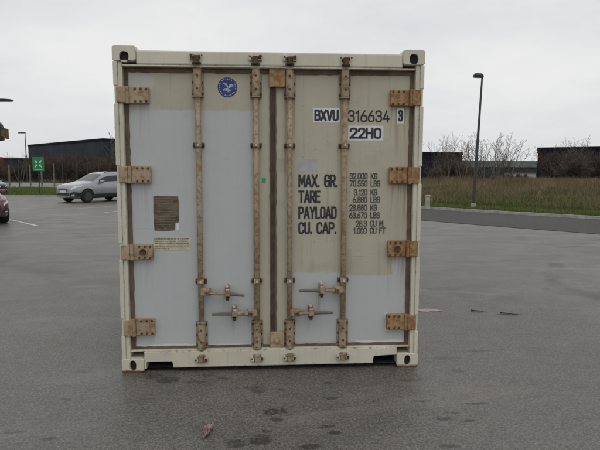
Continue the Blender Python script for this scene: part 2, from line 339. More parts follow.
# ------------------------------------------------------------------ mesh helpers
def box(bm, x0, x1, y0, y1, z0, z1, bev=0., seg=2):
    v = [bm.verts.new((x, y, z)) for z in (z0, z1) for y in (y0, y1) for x in (x0, x1)]
    fs = [bm.faces.new([v[i] for i in f]) for f in ((0, 2, 3, 1), (4, 5, 7, 6), (0, 1, 5, 4), (2, 6, 7, 3), (0, 4, 6, 2), (1, 3, 7, 5))]
    if bev > 0:
        es = list({e for f in fs for e in f.edges})
        bmesh.ops.bevel(bm, geom=es, offset=bev, segments=seg, profile=.5, affect='EDGES')
def tube(bm, p0, p1, r0, r1=None, n=12, caps=True):
    p0, p1 = Vector(p0), Vector(p1); r1 = r0 if r1 is None else r1
    d = (p1-p0).normalized(); a = d.orthogonal().normalized(); b = d.cross(a)
    c = [(math.cos(2*math.pi*i/n), math.sin(2*math.pi*i/n)) for i in range(n)]
    A = [bm.verts.new(p0+(a*x+b*y)*r0) for x, y in c]; B = [bm.verts.new(p1+(a*x+b*y)*r1) for x, y in c]
    for i in range(n): bm.faces.new((A[i], A[(i+1) % n], B[(i+1) % n], B[i]))
    if caps: bm.faces.new(A[::-1]); bm.faces.new(B)
def prism_y(bm, pts, y0, y1):            # 2D outline in x,z pushed through y
    A = [bm.verts.new((x, y0, z)) for x, z in pts]; B = [bm.verts.new((x, y1, z)) for x, z in pts]; n = len(pts)
    f1 = bm.faces.new(A); f2 = bm.faces.new(B[::-1])
    for i in range(n): bm.faces.new((A[i], B[i], B[(i+1) % n], A[(i+1) % n]))
def prism_z(bm, pts, z0, z1):
    A = [bm.verts.new((x, y, z0)) for x, y in pts]; B = [bm.verts.new((x, y, z1)) for x, y in pts]; n = len(pts)
    bm.faces.new(A[::-1]); bm.faces.new(B)
    for i in range(n): bm.faces.new((A[i], A[(i+1) % n], B[(i+1) % n], B[i]))
def lathe_y(bm, prof, n=24):             # profile (radius, y) turned about the y axis
    rings = [[bm.verts.new((r*math.cos(2*math.pi*i/n), y, r*math.sin(2*math.pi*i/n))) for i in range(n)] for r, y in prof]
    for a, b in zip(rings, rings[1:]):
        for i in range(n): bm.faces.new((a[i], a[(i+1) % n], b[(i+1) % n], b[i]))
    bm.faces.new(rings[0][::-1]); bm.faces.new(rings[-1])
def obj(name, bm, mat, parent=None, loc=(0, 0, 0), rotz=0, smooth=False, recalc=True):
    if recalc: bmesh.ops.recalc_face_normals(bm, faces=bm.faces)
    me = bpy.data.meshes.new(name); bm.to_mesh(me); bm.free()
    me.materials.append(M[mat] if isinstance(mat, str) else mat)
    if smooth:
        for p in me.polygons: p.use_smooth = True
    o = bpy.data.objects.new(name, me); COL.objects.link(o); o.location = loc; o.rotation_euler = (0, 0, rotz)
    if parent: o.parent = parent
    return o
def tag(o, label=None, cat=None, group=None, kind=None):
    for k, v in (('label', label), ('category', cat), ('group', group), ('kind', kind)):
        if v: o[k] = v
    return o
def thing(name, label, cat, loc=(0, 0, 0), rotz=0, group=None):
    o = bpy.data.objects.new(name, None); COL.objects.link(o); o.location = loc; o.rotation_euler = (0, 0, rotz)
    o.empty_display_size = .2
    return tag(o, label, cat, group)
def dup(o, parent=None, loc=None, rot=None, scale=None):
    c = o.copy(); COL.objects.link(c); c.parent = parent
    if loc is not None: c.location = loc
    if rot is not None: c.rotation_euler = rot
    if scale is not None: c.scale = scale
    for ch in list(o.children): dup(ch, c)
    return c
BM = bmesh.new

# ------------------------------------------------------------------ setting: ground, lot, road, verge
def sheet(name, pts, z, mat, kind='structure'):
    bm = BM(); f = bm.faces.new([bm.verts.new((x, y, z)) for x, y in pts]); bmesh.ops.triangulate(bm, faces=[f])
    for f in bm.faces:
        f.normal_update()
        if f.normal.z < 0: f.normal_flip()
    return tag(obj(name, bm, mat, recalc=False), kind=kind)
T = Vector((.6506, -.7594)); N = Vector((.7594, .6506))      # along and across the road
def road_pt(s, n): v = T*s + N*n; return (v.x, v.y)
# road centre path: straight past the lot, bending away behind the container
path = [(40, 0), (20, 0), (8, 0), (0, 0), (-6, 0), (-12, .3), (-16, 1.2), (-20, 3.2), (-24, 6.4), (-28, 10.5), (-34, 18), (-44, 32), (-70, 70)]
def smooth_path(off):
    P = [Vector(road_pt(s, 15.3+n)) for s, n in path]; out = []
    for i in range(len(P)-1):
        p0, p1, p2, p3 = P[max(i-1, 0)], P[i], P[i+1], P[min(i+2, len(P)-1)]
        for k in range(8):
            t = k/8
            q = .5*((2*p1)+(p2-p0)*t+(2*p0-5*p1+4*p2-p3)*t*t+(3*p1-p0-3*p2+p3)*t**3)
            d = .5*((p2-p0)+2*(2*p0-5*p1+4*p2-p3)*t+3*(3*p1-p0-3*p2+p3)*t*t); d.normalize()
            out.append(q + Vector((-d.y, d.x))*(-off))
    return out
near, far = smooth_path(-2.4), smooth_path(2.4)
if (near[0]-Vector((0, -4))).length > (far[0]-Vector((0, -4))).length: near, far = far, near
def strip(name, A, B, z, mat, thick=0):
    bm = BM()
    a = [bm.verts.new((p.x, p.y, z)) for p in A]; b = [bm.verts.new((p.x, p.y, z)) for p in B]
    for i in range(len(A)-1): bm.faces.new((a[i], a[i+1], b[i+1], b[i]))
    if thick:
        r = bmesh.ops.extrude_face_region(bm, geom=bm.faces[:])
        for v in r['geom']:
            if isinstance(v, bmesh.types.BMVert): v.co.z -= thick
    o = obj(name, bm, mat); return tag(o, kind='structure')
bm = BM()
f = bm.faces.new([bm.verts.new((1500*math.cos(2*math.pi*i/64), 1500*math.sin(2*math.pi*i/64), -.03)) for i in range(64)])
tag(obj('ground', bm, 'soil'), kind='structure')
sheet('parking_lot', [(-70, -40), (45, -40), (45, 0), (20, 22), (4, 36), (-5, 31.2), (-13.9, 32.2), (-18.2, 33), (-40, 36), (-70, 38)], 0, 'asphalt')
strip('road', near, far, .006, 'road')
def off_path(P, k):                      # shift a path sideways away from the lot
    out = []
    for i, p in enumerate(P):
        d = (P[min(i+1, len(P)-1)]-P[max(i-1, 0)]).normalized(); nn = Vector((-d.y, d.x))
        if nn.dot(N) < 0 : nn = -nn
        out.append(p+nn*k)
    return out
kerb2 = off_path(far, .14)
strip('kerb', far, kerb2, .11, 'concrete', .15)
strip('verge', kerb2, off_path(far, 60), .09, 'turf', .1)
seam = off_path(near, -.16); strip('road_edge', seam, near, .0105, 'seal_dark')
# left grass strip with its low kerb
GL = [Vector((-70, 38)), Vector((-40, 36)), Vector((-18.2, 33)), Vector((-13.9, 32.2)), Vector((-5, 31.2)), Vector((-2, 31.4))]
strip('grass_strip', GL, [p+Vector((-4, 52)) for p in GL], .06, 'turf', .09)
strip('path', [Vector((-90, 56)), Vector((-10, 52))], [Vector((-105, 80)), Vector((-10, 76))], .066, 'gravel')
strip('kerb', [p+Vector((0, -.15)) for p in GL[2:]], [p-Vector((0, .003)) for p in GL[2:]], .07, 'concrete', .08)
# painted bay lines
def bay(px0, py0, px1, py1, w=.10):
    a, b = on_ground(px0, py0), on_ground(px1, py1); d = (b-a).normalized(); s = Vector((-d.y, d.x, 0))*w/2
    sheet('parking_line', [(v.x, v.y) for v in (a-s, a+s, b+s, b-s)], .004, 'line')
for q in [(8, 219.3, 37.5, 226), (79, 208.6, 120, 205.9), (104, 212.8, 125, 210.3), (57, 205.2, 72, 204.6)]: bay(*q)

# ------------------------------------------------------------------ grass (uncountable)
rng = np.random.default_rng(4)
def grass(name, P, hmin, hmax, w, mat, lean=.35, z=.09, clump=None):
    n = len(P); h = rng.uniform(hmin, hmax, n)
    if clump is not None: h *= clump
    a = rng.uniform(0, 2*math.pi, n); la = rng.uniform(0, 2*math.pi, n); ll = rng.uniform(0, lean, n)*h
    dx, dy = np.cos(a)*w/2, np.sin(a)*w/2
    V = np.zeros((n, 5, 3)); z0 = np.full(n, z-.02)
    z = np.asarray(z)+np.zeros(n); z0 = z-.02
    V[:, 0] = np.c_[P[:, 0]-dx, P[:, 1]-dy, z0]; V[:, 1] = np.c_[P[:, 0]+dx, P[:, 1]+dy, z0]
    mx_, my_ = P[:, 0]+np.cos(la)*ll*.35, P[:, 1]+np.sin(la)*ll*.35
    V[:, 2] = np.c_[mx_+dx*.8, my_+dy*.8, z+h*.6]; V[:, 3] = np.c_[mx_-dx*.8, my_-dy*.8, z+h*.6]
    V[:, 4] = np.c_[P[:, 0]+np.cos(la)*ll, P[:, 1]+np.sin(la)*ll, z+h]
    me = bpy.data.meshes.new(name); me.vertices.add(n*5); me.vertices.foreach_set('co', V.ravel())
    b = np.arange(n)[:, None]*5
    loops = np.hstack([b+0, b+1, b+2, b+3, b+3, b+2, b+4]).ravel()
    me.loops.add(n*7); me.loops.foreach_set('vertex_index', loops.astype(np.int32))
    me.polygons.add(n*2); st = (np.arange(n)[:, None]*7+np.array([0, 4])).ravel(); me.polygons.foreach_set('loop_start', st.astype(np.int32))
    me.update(calc_edges=True); me.validate()
    at_ = me.attributes.new('rnd', 'FLOAT', 'POINT'); at_.data.foreach_set('value', np.repeat(rng.uniform(0, 1, n), 5).astype(np.float32))
    me.materials.append(M[mat]); o = bpy.data.objects.new(name, me); COL.objects.link(o)
    return tag(o, kind='stuff')
def rd(n, s0, s1, n0, n1, pw=1.0):
    s = rng.uniform(s0, s1, n); q = n0+(n1-n0)*rng.uniform(0, 1, n)**pw
    return np.c_[T.x*s+N.x*q, T.y*s+N.y*q]
def vn(P, f, seed):
    r = np.random.default_rng(seed); o = np.zeros(len(P))
    for k in range(6):
        a = r.uniform(0, 6.28); ff = f*r.uniform(.5, 2.2); o += np.sin(P[:, 0]*np.cos(a)*ff+P[:, 1]*np.sin(a)*ff+r.uniform(0, 6.28))
    return o/6
def gz(P): q = np.clip((P@np.array([N.x, N.y])-24)/26, 0, 1); return .09+.6*q*q*(3-2*q)
bm = BM(); ns = list(np.linspace(23.5, 52, 14))+[70, 90]; g = [[bm.verts.new((*road_pt(sv_, nv), float(gz(np.array([road_pt(sv_, nv)]))[0])-(.012 if nv < 24 else -.004))) for sv_ in np.linspace(-34, 30, 9)] for nv in ns]
for a, b in zip(g, g[1:]):
    for i in range(8): bm.faces.new((a[i], a[i+1], b[i+1], b[i]))
tag(obj('meadow', bm, 'soil'), kind='structure')
P = rd(70000, -14, 14, 17.9, 20.8); grass('verge_grass', P, .05, .16, .013, 'blade_green', .6, .09, 1+.5*vn(P, 2.5, 1))
P = rd(170000, -20, 20, 19.6, 36, 1.0); P = P[rng.uniform(0, 1, len(P)) < .75+.5*vn(P, .8, 2)]
grass('meadow_grass', P, .12, .40, .016, 'blade_olive', 1.2, gz(P), 1+1.0*vn(P, 1.3, 3))
P = rd(130000, -30, 26, 24, 60, 1.0); P = P[rng.uniform(0, 1, len(P)) < .35+.5*(P@np.array([N.x, N.y])-25)/16+1.2*vn(P, .7, 5)]
grass('dry_grass', P, .2, .6, .016, 'blade_dry', 1.0, gz(P), 1+.7*vn(P, .9, 6))
n_ = 80000; tt = rng.uniform(0, 1, n_); gx = -44+42*tt; gy = np.interp(gx, [-70, -40, -18.2, -13.9, -5, -2], [38, 36, 33, 32.2, 31.2, 31.4])+.05+rng.uniform(0, 1, n_)**1.2*15
P = np.c_[gx, gy]; grass('strip_grass', P, .06, .2, .02, 'blade_green', .6, .06, 1+.6*vn(P, 1.2, 8))

# ------------------------------------------------------------------ shipping container
ct = thing('shipping_container', 'weathered beige and grey shipping container on the asphalt with closed double doors and rusty hinges', 'shipping container')
HW, DEP = 1.219, 6.058
def casting_bm(cx, cz, w, h, hx, hz, hrx, hrz, y0, y1):
    bm = BM(); K = 40
    out, inn = [], []
    for i in range(K):
        a = 2*math.pi*(i+.5)/K; c, s = math.cos(a), math.sin(a); e = 9
        k = 1/((abs(c)/1)**e+(abs(s)/1)**e)**(1/e)
        out.append((cx+c*k*w/2, cz+s*k*h/2)); inn.append((hx+hrx*math.copysign(abs(c)**.8, c), hz+hrz*math.copysign(abs(s)**.8, s)))
    g = .006
    def ring(p, y, sh=0):
        return [bm.verts.new((cx+(x-cx)*(1-sh), y, cz+(z-cz)*(1-sh))) for x, z in p]
    r0 = ring(out, y1); r1 = ring(out, y0+g); r2 = ring(out, y0, .06)
    i0 = ring(inn, y0); i1 = ring(inn, y0+.03); i2 = ring(inn, y0+.12)
    for A, B in ((r0, r1), (r1, r2), (r2, i0), (i0, i1), (i1, i2)):
        for i in range(K): bm.faces.new((A[i], A[(i+1) % K], B[(i+1) % K], B[i]))
    bm.faces.new(i2); bm.faces.new(r0)
    return bm
for sx in (-1, 1):
    for (zc, hz, hrx, hrz) in ((2.532, 2.505 if sx < 0 else 2.518, .036, .04), (.059, .062, .026, .043)):
        for back in (0, 1):
            y0, y1 = (-.005, .165)
            o = obj('corner_casting', casting_bm(sx*1.1295, zc, .179, .118, sx*1.128, hz, hrx, hrz, y0, y1), 'frame', ct)
            if back: o.location.y = DEP; o.scale.y = -1
            if not back:
                bm = BM(); prism_y(bm, [(sx*1.128+hrx*1.0*math.cos(2*math.pi*i/24), hz+hrz*1.0*math.sin(2*math.pi*i/24)) for i in range(24)], .022, .032)
                obj('hole_shade', bm, 'cavity_shade', o)  # black disc just inside the hole, painting its shade as a surface
    # post: outer J-bar strips between the hinges, inner web, deeper box
    bm = BM()
    a, b = (-1.150, -1.183) if sx < 0 else (1.150, 1.183)
    box(bm, min(a, b), max(a, b), .010, .16, .118, 2.473, .003)
    box(bm, min(sx*1.1832, sx*1.2085), max(sx*1.1832, sx*1.2085), .004, .16, .118, 2.473)
    obj('corner_post', bm, 'frame', ct)
    hz = [(2.156, 2.284), (1.535, 1.672), (.930, 1.060), (.31, .445)]
    ed = [2.473]+[e for h in hz for e in (h[1]+.004, h[0]-.004)]+[.118]
    for i in range(0, len(ed), 2):
        bm = BM(); x0, x1 = sorted((sx*1.1835, sx*(1.215 if i else 1.2155))); box(bm, x0, x1, -.002, .12, ed[i+1], ed[i], .004)
        obj('post_rail', bm, 'frame', ct)
# header with a lower lip
bm = BM(); box(bm, -1.0395, 1.0395, 0, .075, 2.448, 2.556, .012, 3); box(bm, -1.146, 1.146, .004, .07, 2.436, 2.4475, .003)
obj('header', bm, 'frame', ct)
# sill with forklift notches
bm = BM()
prism_y(bm, [(-1.0395, .172), (-1.0395, .03), (-1.022, .03), (-1.022, .097), (-.808, .097), (-.808, .036), (.838, .04), (.838, .108), (1.0385, .108), (1.0385, .172)], 0, .11)
bmesh.ops.bevel(bm, geom=[e for e in bm.edges if all(abs(v.co.y) < 1e-5 for v in e.verts)], offset=.006, segments=2, affect='EDGES')
box(bm, -1.148, 1.148, .012, .1, .1725, .1785, .002); obj('sill', bm, 'frame', ct)
bm = BM()
for x0, x1, zt in ((-1.021, -.809, .097), (.839, 1.0375, .108)):
    bm = BM()
    box(bm, x0, x1, .045, .5, zt+.001, zt+.006); box(bm, x0-.006, x0-.001, .112, .5, .034, zt+.006); box(bm, x1+.001, x1+.006, .112, .5, .034, zt+.006)
    box(bm, x0, x1, .5, .506, .034, zt); box(bm, x0, x1, .03, .499, .03, .0335); obj('notch_pocket', bm, 'cavity_shade', ct)  # inside coloured near-black as painted shade; floor plate added to keep it dark
# body behind the doors: rails, corrugated walls, roof, floor
def corr(L0, L1, pitch, dep):
    P = []; y = L0
    while y < L1-1e-6:
        for f, d in ((0, 0), (.25, 0), (.5, dep), (.75, dep)):
            if y+f*pitch <= L1: P.append((y+f*pitch, d))
        y += pitch
    return P
for sx in (-1, 1):
    bm = BM(); pr = corr(.165, DEP-.165, .278, .036)
    A = [bm.verts.new((sx*(1.212-d), y, .165)) for y, d in pr]; B = [bm.verts.new((sx*(1.212-d), y, 2.5)) for y, d in pr]
    for i in range(len(pr)-1): bm.faces.new((A[i], A[i+1], B[i+1], B[i]))
    obj('side_wall', bm, 'frame', ct)
    bm = BM(); x0, x1 = sorted((sx*1.155, sx*1.214)); box(bm, x0, x1, .166, DEP-.166, .02, .17, .004); obj('bottom_rail', bm, 'frame', ct)
    bm = BM(); box(bm, x0, x1, .166, DEP-.166, 2.495, 2.56, .004); obj('top_rail', bm, 'frame', ct)
    bm = BM(); x0, x1 = sorted((sx*1.14, sx*1.2145)); box(bm, x0, x1, DEP-.16, DEP-.002, .118, 2.473, .004); obj('corner_post', bm, 'frame', ct)
bm = BM(); pr = corr(.08, DEP-.08, .21, .02)
A = [bm.verts.new((-1.15, y, 2.552-d)) for y, d in pr]; B = [bm.verts.new((1.15, y, 2.552-d)) for y, d in pr]
for i in range(len(pr)-1): bm.faces.new((A[i], A[i+1], B[i+1], B[i]))
obj('roof', bm, 'frame', ct)
bm = BM(); box(bm, -1.145, 1.145, DEP-.06, DEP-.01, .05, 2.55); obj('end_wall', bm, 'frame', ct)
bm = BM(); box(bm, -1.15, 1.15, .12, DEP-.07, .15, .19)
for k in range(14): y = .4+k*.4; box(bm, -1.15, 1.15, y, y+.05, .04, .1495)
obj('floor', bm, 'bolt', ct)

# --- doors
YD = .06
def wavy_frame(x0, x1, z0, z1, w, y, seed):
    """rubber seal around a door: its inner edge wanders a little where paint laps it"""
    r = random.Random(seed); bm = BM(); pts = []
    def edge(a, b, n): return [(a[0]+(b[0]-a[0])*i/n, a[1]+(b[1]-a[1])*i/n) for i in range(n)]
    O = edge((x0, z0), (x1, z0), 30)+edge((x1, z0), (x1, z1), 50)+edge((x1, z1), (x0, z1), 30)+edge((x0, z1), (x0, z0), 50)
    I = edge((x0+w[0], z0+w[2]), (x1-w[1], z0+w[2]), 30)+edge((x1-w[1], z0+w[2]), (x1-w[1], z1-w[3]), 50)+edge((x1-w[1], z1-w[3]), (x0+w[0], z1-w[3]), 30)+edge((x0+w[0], z1-w[3]), (x0+w[0], z0+w[2]), 50)
    I = [(a+r.uniform(-.003, .003), b+r.uniform(-.003, .003)) for a, b in I]
    n = len(O)
    for yy in (y,):
        o1 = [bm.verts.new((a, yy, b)) for a, b in O]; i1 = [bm.verts.new((a, yy, b)) for a, b in I]
        i2 = [bm.verts.new((a, YD+.004, b)) for a, b in I]; o2 = [bm.verts.new((a, YD+.004, b)) for a, b in O]
        for i in range(n):
            j = (i+1) % n
            bm.faces.new((o1[i], o1[j], i1[j], i1[i])); bm.faces.new((i1[i], i1[j], i2[j], i2[i])); bm.faces.new((o1[j], o1[i], o2[i], o2[j]))
    return bm
doors = {}
for sx, mat in ((-1, 'door_left'), (1, 'door_right')):
    bm = BM(); x0, x1 = (-1.16, -.012) if sx < 0 else (.032, 1.16)
    x0, x1 = (x0, -.0085) if sx < 0 else (.0285, x1); box(bm, x0, x1, YD, YD+.05, .176, 2.446); doors[sx] = obj('door', bm, mat, ct)
    if sx < 0: g = wavy_frame(-1.16, -.0125, .174, 2.446, (.045, .004, .026, .048), YD-.008, 3)
    else: g = wavy_frame(.0325, 1.16, .174, 2.446, (.004, .045, .026, .048), YD-.008, 5)
    obj('gasket', g, 'gasket', doors[sx])
bm = BM(); box(bm, -.0075, .0275, YD-.014, YD+.03, .31, 2.3, .004); obj('center_seal', bm, 'seal_dark', ct)

# --- hinges, four each side
def hexbolt(bm, x, y, z, r=.009, h=.012):
    tube(bm, (x, y+.002, z), (x, y-h, z), r, r*.9, 6)
def hinge(sx, z0, z1, mat, ring):
    bm = BM(); zc = (z0+z1)/2; j = random.uniform(-.003, .003)
    xs = lambda a, b: sorted((sx*a, sx*b))
    x0, x1 = xs(1.125, 1.194); box(bm, x0, x1, -.008, .055, z0+.004, z1-.004, .006)
    x0, x1 = xs(.952, 1.128); box(bm, x0, x1, .018, .048, z0+.002, z1-.002, .006)
    x0, x1 = xs(.955, 1.10); box(bm, x0, x1, .045, .0605, z0+.012, z1-.012)
    tube(bm, (sx*1.118, .012, z0), (sx*1.118, .012, z1), .017, None, 14)
    h = obj('hinge', bm, mat, doors[sx]); bm = BM()
    for a in (.972, 1.015, 1.058):
        for b in (z0+.018, z1-.018): hexbolt(bm, sx*a, .018, b, .0085, .008)
    if ring:
        lathe_y(bm, [(.011, .012), (.024, .006), (.026, .018)], 18)
        for v in bm.verts[-54:]: v.co.x += sx*1.03; v.co.z += zc
    obj('bolts', bm, 'bolt', h) if False else None
    me = bpy.data.meshes.new('b'); bm.to_mesh(me); bm.free()
    h.data.materials.append(M['bolt']); b2 = BM(); b2.from_mesh(h.data); n0 = len(b2.faces); b2.from_mesh(me)
    b2.faces.ensure_lookup_table()
    for f in b2.faces[n0:]: f.material_index = 1
    b2.to_mesh(h.data); b2.free()
random.seed(2)
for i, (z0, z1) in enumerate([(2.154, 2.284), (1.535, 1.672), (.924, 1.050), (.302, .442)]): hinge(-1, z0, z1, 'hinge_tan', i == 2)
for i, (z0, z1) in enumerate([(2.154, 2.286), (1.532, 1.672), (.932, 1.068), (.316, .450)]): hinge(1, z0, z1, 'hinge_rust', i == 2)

# --- locking bars: bar, tall guide brackets, mid clamps, cams and keepers, handle and its catch
def multi(name, parent, pieces, loc=(0, 0, 0)):
    """one mesh with several materials"""
    bm = BM(); mats = []
    for f, mat in pieces:
        n0 = len(bm.faces); f(bm); bm.faces.ensure_lookup_table()
        if mat not in mats: mats.append(mat)
        for q in bm.faces[n0:]: q.material_index = mats.index(mat)
    o = obj(name, bm, mats[0], parent, loc)
    for k in mats[1:]: o.data.materials.append(M[k])
    return o
BARS = [-.577, -.123, .144, .585]; YB = .026
def long_bracket(x, z0, z1, parent):
    def body(bm):
        for s in (-1, 1): box(bm, x+min(s*.02, s*.047), x+max(s*.02, s*.047), .046, .0605, z0, z1, .003)
        K = 12; pr = [(x+.031*math.cos(math.pi*i/K), YB-.031*math.sin(math.pi*i/K)) for i in range(K+1)]
        pr = [(x+.031, .0605)]+pr+[(x-.031, .0605)]
        prism_z(bm, pr, z0+.006, z1-.006)
        for zz in (z0, z1-.012):
            prism_z(bm, [(a+(a-x)*.18, b-(.004 if b < .06 else 0)) for a, b in pr], zz, zz+.012)
    def bolts(bm):
        for s in (-1, 1):
            for k in range(3): hexbolt(bm, x+s*.038, .046, z0+.03+k*(z1-z0-.06)/2, .008, .009)
        for k in (.28, .72): tube(bm, (x, YB-.030, z0+(z1-z0)*k), (x, YB-.035, z0+(z1-z0)*k), .008, None, 8)
    return multi('guide_bracket', parent, [(body, 'bracket'), (bolts, 'bolt')])
for i, x in enumerate(BARS):
    bm = BM(); tube(bm, (x, YB, .10), (x, YB, 2.50), .0215, None, 18)
    bar = obj('locking_bar', bm, 'bar', ct, smooth=False)
    for p in bar.data.polygons: p.use_smooth = len(p.vertices) == 4
    long_bracket(x, 2.209, 2.440, bar); long_bracket(x, .181, .409, bar)
    for z in (1.838, .742):
        def clampb(bm, x=x, z=z):
            box(bm, x-.026, x+.026, YB-.029, .0605, z-.02, z+.018, .006); box(bm, x-.046, x+.046, .048, .0603, z-.022, z+.02, .004)
        def cb(bm, x=x, z=z):
            for s in (-1, 1): hexbolt(bm, x+s*.037, .048, z, .01, .016)
        def pale(bm, x=x, z=z): box(bm, x-.008, x+.012, YB-.032, YB-.027, z-.012, z+.012, .003)
        multi('bar_clamp', bar, [(clampb, 'bracket'), (cb, 'bolt'), (pale, 'tag_white')])
    for top, z in ((1, 2.49), (0, .112)):
        def cam_(bm, x=x, z=z, top=top):
            box(bm, x-.021, x+.021, -.032, .014, z-.034, z+.03, .008); tube(bm, (x-.034, -.016, z+.012), (x+.03, -.016, z+.02), .013, None, 10)
            box(bm, x-.034, x+.034, -.012, .001, z-.038, z-.02 if top else z-.031, .003)
        def pale(bm, x=x, z=z, top=top, i=i):
            if not (top and i == 3):
                for s in (-1, 1):
                    if top and s > 0 and i in (0,): continue
                    box(bm, x+min(s*.0215, s*.053), x+max(s*.0215, s*.053), -.024, .0015, z-.004 if top else z-.03, z+.044 if top else z+.012, .006)
        def hole(bm, x=x, z=z, top=top):
            for s in (-1, 1): tube(bm, (x+s*.042, -.02, z+.026 if top else z-.008), (x+s*.042, -.0265, z+.026 if top else z-.008), .007, None, 8)
        multi('bar_cam', bar, [(cam_, 'bolt' if top else 'bracket'), (pale, 'tag_white'), (hole, 'bolt')])
    # handle
    hx, hz, tip, tz, lx = [(-.525, .660, -.225, .634, -.362), (-.172, .483, -.487, .485, -.307), (.200, .480, .498, .484, .316), (.532, .667, .218, .668, .402)][i]
    d = 1 if tip > hx else -1
    def hub(bm):
        box(bm, min(x, hx+d*.03), max(x, hx+d*.03), -.012, .034, hz-.029, hz+.029, .007)
        tube(bm, (hx, -.012, hz), (hx, -.026, hz), .019, .015, 10)
    def arm(bm):
        a = Vector((hx+d*.02, -.012, hz-.004)); b = Vector((lx, -.014, hz+(tz-hz)*.35)); c = Vector((tip, -.03, tz))
        tube(bm, a, b, .017, .015, 10); tube(bm, a+Vector((0, 0, .018)), b+Vector((d*-.02, 0, .006)), .009, .009, 8)
    def grip(bm):
        b = Vector((lx, -.014, hz+(tz-hz)*.35)); c = Vector((tip, -.03, tz)); tube(bm, b, c, .0155, .0105, 10)
    def hbolt(bm): tube(bm, (hx, -.026, hz), (hx, -.036, hz), .009, None, 6)
    multi('handle', bar, [(hub, 'bar'), (arm, 'bracket'), (grip, 'grip'), (hbolt, 'bolt')])
    zl = hz+(tz-hz)*.35
    def catch(bm):
        box(bm, lx-.018, lx+.018, .02, .0605, zl-.05, zl+.05, .004); box(bm, lx-.02, lx+.02, -.036, .014, zl-.03, zl-.018, .003)
        box(bm, lx-.016, lx+.026, -.036, -.03, zl-.03, zl+.028, .003); box(bm, lx-.012, lx+.02, -.034, .014, zl+.02, zl+.03, .003)
    def catchp(bm): tube(bm, (lx, .004, zl+.058), (lx, -.012, zl+.058), .017, .012, 10)
    def under(bm): tube(bm, (lx, .0, zl-.045), (lx, -.02, zl-.045), .016, None, 8)
    multi('handle_catch', bar, [(catch, 'bar'), (catchp, 'tag_white'), (under, 'bolt')])
# anti-racking plates on the middle joint
for z0, z1, x0, x1 in ((2.292, 2.4475, -.019, .112), (.168, .312, -.018, .100)):
    bm = BM(); box(bm, x0, x1, .02, .052, z0, z1, .007); box(bm, x0+.01, x1-.01, .05, .0605, z0+.02, z1-.02)
    if z0 < 1: lathe_y(bm, [(.004, .006), (.022, .010), (.024, .022)], 16); [setattr(v.co, 'x', v.co.x+.04) or setattr(v.co, 'z', v.co.z+.24) for v in bm.verts[-48:]]
    obj('joint_plate', bm, 'hinge_rust' if z0 > 1 else 'hinge_tan', ct)

